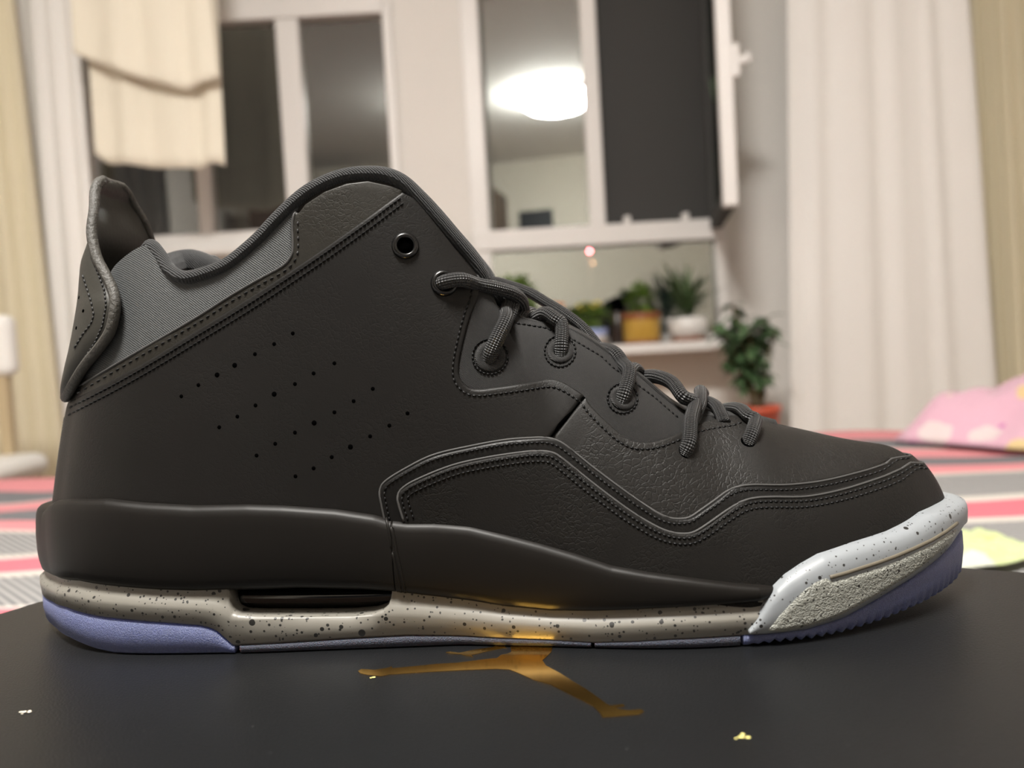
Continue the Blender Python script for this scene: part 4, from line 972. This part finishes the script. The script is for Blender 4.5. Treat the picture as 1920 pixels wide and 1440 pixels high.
# ---- laces
def lace(ctrl, rad=.0021, n=60, flat=.9):
    pts = []
    for c in ctrl:
        if c[2] is None:
            loc, nr = hit(c[0], c[1]); pts.append(np.array(loc + nr * (c[3] if len(c) > 3 else rad * .7)))
        else: pts.append(np.array(at_t(c[0], c[1], c[2])))
    q = catmull(pts, n); Vt, Ft, UVt = tube_geo(q, rad, 14, flat); return Vt, Ft, UVt
laces = [
    ([(822, 532, None, -.002), (836, 530, None, .0014), (862, 529, None, .0022), (893, 533, -.0265), (927, 540, -.024), (958, 549, -.020), (975, 562, -.016), (980, 582, -.010)], .0022),
    ([(895, 530, .024), (925, 528, .020), (960, 537, .017), (993, 549, .014), (1027, 569, .010), (1060, 589, .006), (1093, 615, .004), (1122, 650, .002)], .0019),
    ([(917, 676, None, -.0015), (921, 660, None, .001), (930, 638, None, .0025), (940, 608, None, .003), (949, 585, -.021), (956, 565, -.016), (960, 556, -.008)], .0022),
    ([(968, 560, -.012), (962, 580, -.019), (955, 600, -.021)], .0017),
    ([(1052, 664, None, -.0015), (1052, 648, None, .001), (1050, 620, None, .0025), (1041, 598, -.020), (1024, 588, -.017), (1006, 597, -.012), (996, 608, -.005)], .0022),
    ([(1008, 600, .0), (995, 586, -.006), (982, 590, -.012), (972, 602, -.016)], .002),
    ([(1167, 752, None, -.0015), (1169, 736, None, .001), (1172, 708, None, .0025), (1167, 682, -.019), (1154, 664, -.016), (1134, 656, -.010), (1118, 656, -.002)], .0022),
    ([(1285, 849, None, -.0015), (1288, 832, None, .0012), (1293, 805, None, .0028), (1292, 775, None, .004), (1281, 744, -.018), (1260, 718, -.013), (1230, 706, -.007), (1200, 708, .0)], .0022),
    ([(1205, 716, .002), (1198, 697, -.003), (1188, 690, -.009), (1180, 700, -.015), (1176, 715, -.018)], .0019),
    ([(1318, 738, .003), (1313, 732, -.002), (1314, 742, -.009), (1312, 760, -.015), (1302, 784, -.019), (1290, 800, None, .002)], .0019),
    ([(1315, 752, -.002), (1330, 754, -.005), (1344, 763, -.010), (1352, 777, -.014), (1358, 792, -.017)], .0019),
    ([(1356, 768, -.002), (1372, 765, -.005), (1390, 768, -.010), (1404, 780, -.015), (1411, 797, None, .0022), (1408, 815, None, .0014), (1402, 830, None, -.0015)], .0020),
]
lr = tag(empty('laces', parent=shoe)) if False else None
for c, rad in laces:
    Vt, Ft, UVt = lace(c, rad * 1.15); smesh('lace', Vt, Ft, m_lace, uvs=UVt)
for p in ((1285, 846), (1403, 828)):
    loc, n = hit(*p); disc_geo(loc, n, .0022, m_hole, 'lace_hole', prof=[(0, .0001), (.0021, .0001), (.0025, -.0002)])
# scrap of woven tag at the throat
loc, n = hit(930, 578); tv, tf, _ = tube_geo([at_t(932, 566, -.017), at_t(938, 574, -.018), at_t(939, 585, -.0185)], .0009, 8); smesh('woven_tag', tv, tf, m_label)

# ---- sole: bands wrapped round the plan outline
NB = 1000; ub = np.linspace(0, NS - 1, NB); T_ = cr(ub)[:, :2]
tg = np.gradient(T_, axis=0); tg /= np.linalg.norm(tg, axis=1)[:, None]; nb = np.stack([tg[:, 1], -tg[:, 0]], 1); nb[0] = (-1, 0); nb[-1] = (1, 0)
smin, smax = T_[:, 0].min(), T_[:, 0].max()
offb = np.interp(T_[:, 0], [smin, smin + .03, smin + .08, smax - .09, smax - .03, smax], [.0050, .0042, .0036, .0036, .0048, .0062])
OUT = T_ + nb * offb[:, None]; OUT[:, 1] = np.minimum(OUT[:, 1], 0)
def wallhit(px, py, e=0.0):
    Q = OUT + nb * e; o2 = np.array([OL.x, OL.y]); d = np.array(lray(px, py)); d2 = d[:2]; best = None
    A_ = Q[:-1]; AB = A_ - Q[1:]; dt = d2[0] * AB[:, 1] - d2[1] * AB[:, 0]; dt = np.where(np.abs(dt) < 1e-14, 1e-14, dt); R_ = A_ - o2
    l = (R_[:, 0] * AB[:, 1] - R_[:, 1] * AB[:, 0]) / dt; s_ = (d2[0] * R_[:, 1] - d2[1] * R_[:, 0]) / dt
    ok = (s_ >= 0) & (s_ <= 1) & (l > 0)
    if ok.any(): best = l[ok].min()
    if best is None:
        cr_ = np.abs((Q[:, 0] - o2[0]) * d2[1] - (Q[:, 1] - o2[1]) * d2[0]); i = int(np.argmin(cr_)); best = ((Q[i] - o2) @ d2) / (d2 @ d2)
    p = OL + Vector(d) * best; return p.x, p.z
def curve(px, e=0.0, clamp=True):
    a = sorted(wallhit(*p, e) for p in px); s_, z_ = np.array(a).T
    return lambda s: np.interp(s, s_, z_)
def band(name, zb, zt, prof, m, e=0.0, s0=-9, s1=9, inner=.008, minh=0, zc=None, ef=None):
    """prof: list of (offset, fraction of height)"""
    S_ = OUT[:, 0]; sel = np.where((S_ >= s0) & (S_ <= s1) & ((zt(S_) - zb(S_)) > minh))[0]
    ring_ = []
    full = len(sel) == NB
    idx = list(sel)
    if s0 <= -5 and not full: seq = [(i, -1) for i in reversed(idx)] + [(i, 1) for i in idx if i > 0]
    else: seq = [(i, 1) for i in idx] + [(i, -1) for i in reversed(idx) if i < NB - 1 and not (full and i == 0)]
    V = []; Fc = []; pr = list(prof) + [(-inner, prof[-1][1]), (-inner, prof[0][1])]; k = len(pr)
    for i, sg_ in seq:
        z0, z1 = zb(S_[i]), zt(S_[i])
        for (o_, f) in pr:
            z = z0 + (z1 - z0) * f
            if zc is not None:
                zl = zc(S_[i])
                if z > zl: o_ = o_ - min(.004, (z - zl) * .5) if o_ > -inner else o_; z = zl + .0002 * f
            q = OUT[i] + nb[i] * (o_ + e + (ef(S_[i]) if ef else 0)); V.append((q[0], min(q[1], 0) * sg_, z))
    n = len(seq)
    for i in range(n if full else n - 1):
        for j in range(k):
            a = i * k + j; b = i * k + (j + 1) % k; c = ((i + 1) % n) * k + (j + 1) % k; d = ((i + 1) % n) * k + j; Fc.append((a, d, c, b))
    if not full: Fc.append(tuple(range(k))); Fc.append(tuple((n - 1) * k + j for j in range(k - 1, -1, -1)))
    o = smesh(name, V, Fc, m)
    bm = bmesh.new(); bm.from_mesh(o.data); bmesh.ops.recalc_face_normals(bm, faces=bm.faces); bm.to_mesh(o.data); bm.free()
    add_bvh(V, Fc); return o
OS_TOP = [(76, 1104), (82, 1112), (93, 1123), (127, 1137), (177, 1152), (243, 1160), (327, 1167), (377, 1171), (395, 1176), (407, 1182), (423, 1197), (437, 1210), (450, 1209), (560, 1203), (640, 1197), (765, 1190), (900, 1193), (1036, 1198), (1111, 1203), (1182, 1201), (1265, 1196), (1390, 1189), (1433, 1188), (1513, 1178), (1580, 1157), (1647, 1120), (1713, 1080), (1780, 1027), (1804, 990)]
c_os_top = curve(OS_TOP); c_os_topc = curve(OS_TOP, .0024)
c_os_bot0 = curve([(78, 1133), (87, 1157), (103, 1177), (133, 1198), (177, 1217), (227, 1227), (293, 1233), (360, 1235), (420, 1234), (445, 1230), (560, 1226), (640, 1220), (765, 1214), (890, 1212), (1036, 1215), (1100, 1217), (1200, 1217), (1265, 1220), (1327, 1217), (1387, 1212), (1413, 1213), (1463, 1208), (1513, 1200), (1580, 1187), (1647, 1167), (1713, 1140), (1763, 1113), (1790, 1093), (1804, 1067)])
s390 = wallhit(1390, 1200)[0]; s445 = wallhit(446, 1215)[0]; s1113 = wallhit(1113, 1210)[0]
def c_os_bot(s):
    z = np.maximum(c_os_bot0(s), .0003); s = np.asarray(s, float)
    t = np.clip((s - s390) / .01, 0, 1); return z + t * .0013 * np.abs(((s - s390) / .0032) % 1 * 2 - 1)
c_gr_top = curve([(76, 1064), (83, 1073), (93, 1079), (143, 1090), (227, 1102), (293, 1107), (360, 1109), (427, 1107), (560, 1103), (680, 1106), (730, 1110), (763, 1113), (847, 1123), (947, 1138), (1030, 1146), (1113, 1147), (1213, 1143), (1320, 1136), (1380, 1131), (1430, 1126), (1520, 1110)])
c_fo_top = curve([(80, 955), (88, 945), (98, 939), (123, 938), (193, 938), (260, 945), (360, 950), (460, 948), (527, 950), (627, 957), (700, 968), (730, 977), (763, 981), (813, 981), (880, 987), (947, 1003), (1013, 1020), (1080, 1040), (1147, 1062), (1213, 1074), (1280, 1083), (1380, 1096), (1453, 1101), (1520, 1105)])
c_cap_top = curve([(1396, 1189), (1413, 1167), (1433, 1137), (1445, 1118), (1457, 1103), (1480, 1083), (1513, 1063), (1547, 1045), (1613, 1023), (1680, 1002), (1730, 979), (1752, 965), (1766, 959)], .0012)
s1500 = wallhit(1490, 1100)[0]
flatprof = [(-.0012, -.02), (.0, .06), (.0006, .5), (.0004, .9), (-.001, 1.0)]
for a, b in ((-9, s445 - .0006), (s445 + .0007, s1113 - .0005), (s1113 + .0004, s390 - .0004), (s390 + .0002, 9)):
    band('outsole', c_os_bot, c_os_top, flatprof, m_sole if a < -5 or b > 5 else m_sole2, s0=a, s1=b, e=.0002, inner=.02)
gz = lambda s: c_os_top(s) - .0008
_sl = sorted(wallhit(*p) for p in [(424, 1100), (426, 1124), (430, 1138), (436, 1148), (448, 1154), (480, 1156), (580, 1156), (660, 1155), (700, 1151), (718, 1145), (728, 1136), (732, 1124), (735, 1100)])
_sl = np.array(_sl)
def c_slot(s): return np.interp(s, _sl[:, 0], _sl[:, 1], left=1.0, right=1.0)
mid = band('midsole', gz, lambda s: c_gr_top(s) + .001, [(-.002, 0), (-.0004, .02), (.0008, .10), (.0012, .45), (.0011, .55), (-.0002, .66), (-.0008, .75), (-.0010, .80), (-.0010, .85), (-.0011, .90), (-.0011, .95), (-.0012, 1)], m_mid, s1=s1500, zc=c_slot)
foam_prof = [(-.003, -.03), (-.0010, 0), (.0004, .05), (.0009, .15), (.0012, .3), (.0012, .55), (.0009, .75), (.0006, .87), (.0001, .94), (-.0008, .98), (-.0020, .995), (-.0040, 1.0)]
band('foam_heel', lambda s: c_gr_top(s), c_fo_top, foam_prof, m_foam, s1=wallhit(738, 1040)[0], inner=.012)
band('foam_arch', lambda s: c_gr_top(s), c_fo_top, foam_prof, m_foam, e=.0003, s0=wallhit(738, 1040)[0] - .0002, s1=s1500, inner=.012, ef=lambda s: np.interp(s, [wallhit(1422, 1100)[0], wallhit(1462, 1100)[0]], [0, -.0024]))
band('toe_cap', lambda s: c_os_topc(s) - .0003, c_cap_top, [(.0004, -.02), (.0012, .08), (.0014, .5), (.0012, .72), (.0007, .86), (-.0004, .95), (-.0022, 1.0), (-.004, 1.0)], m_cap, e=.0010, s0=wallhit(1400, 1188)[0], inner=.012, minh=.0004)

# seam between the two foam blocks
surf_tube('foam_seam', [(724, 972), (730, 1000), (738, 1045), (747, 1090), (752, 1110)], .0005, -.0002, m_foam, step=6, mirror=False)
surf_tube('foam_seam', [(734, 985), (744, 1040), (754, 1085), (760, 1110)], .0006, -.0001, m_foam, step=6, mirror=False)
# air unit behind the slot of the midsole
pa = [at_t(p[0], p[1], -.0295) for p in ((412, 1119), (500, 1121), (600, 1121), (690, 1119), (748, 1116))]
tv, tf, _ = tube_geo(catmull(np.array(pa), 30), .0052, 20); smesh('air_unit', tv, tf, m_air); smesh('air_unit', np.array(tv) * (1, -1, 1), [f[::-1] for f in tf], m_air)

# pebbled inset and rope groove on the toe cap
tex_up = [(1436, 1186), (1460, 1155), (1480, 1133), (1505, 1108), (1530, 1090), (1550, 1083), (1562, 1091), (1613, 1075), (1647, 1065), (1690, 1048), (1747, 1020), (1793, 990)]
tex_lo = [(x, y + 3) for x, y in [(1797, 992), (1780, 1019), (1747, 1046), (1713, 1072), (1680, 1092), (1647, 1113), (1613, 1132), (1580, 1150), (1547, 1163), (1513, 1173), (1470, 1182)]]
def px_panel(name, loop, th, m, step=5):
    L = []
    for i in range(len(loop)):
        a, b = np.array(loop[i]), np.array(loop[(i + 1) % len(loop)]); k = max(1, int(np.linalg.norm(b - a) // step))
        for j in range(k): L.append(a + (b - a) * j / k)
    L = np.array(L); gx, gy = np.meshgrid(np.arange(L[:, 0].min(), L[:, 0].max(), step), np.arange(L[:, 1].min(), L[:, 1].max(), step)); g = np.stack([gx.ravel(), gy.ravel()], 1)
    g = g[inside(g, L)]; d = segdist(g, L, np.roll(L, -1, 0)); g = g[d > step * .6]
    r = delaunay_2d_cdt([Vector(p) for p in np.vstack([L, g])], [], [list(range(len(L)))], 1, 1e-4); R2 = np.array([tuple(p) for p in r[0]])
    d = segdist(R2, L, np.roll(L, -1, 0)); V = []
    for p, dd in zip(R2, d):
        loc, n = hit(*p); V.append(np.array(loc + n * (th * min(1, dd / 4) - .0001)))
    V = np.array(V); tr = [list(f) for f in r[2]]
    k0 = tr[len(tr) // 2]; nn0 = np.cross(V[k0[1]] - V[k0[0]], V[k0[2]] - V[k0[0]])
    if nn0[1] > 0: tr = [t[::-1] for t in tr]
    smesh(name, V, tr, m); smesh(name, V * np.array([1, -1, 1]), [t[::-1] for t in tr], m)
px_panel('toe_cap_texture', tex_up + tex_lo, .0006, m_captex)
surf_tube('toe_groove', [(1556, 1083), (1585, 1075), (1613, 1066), (1647, 1055), (1680, 1043), (1713, 1029), (1747, 1013), (1775, 996), (1795, 981)], .0007, -.0002, m_groove, step=5)
print('sneaker faces', sum(len(o.data.polygons) for o in bpy.data.objects if o.type == 'MESH'))
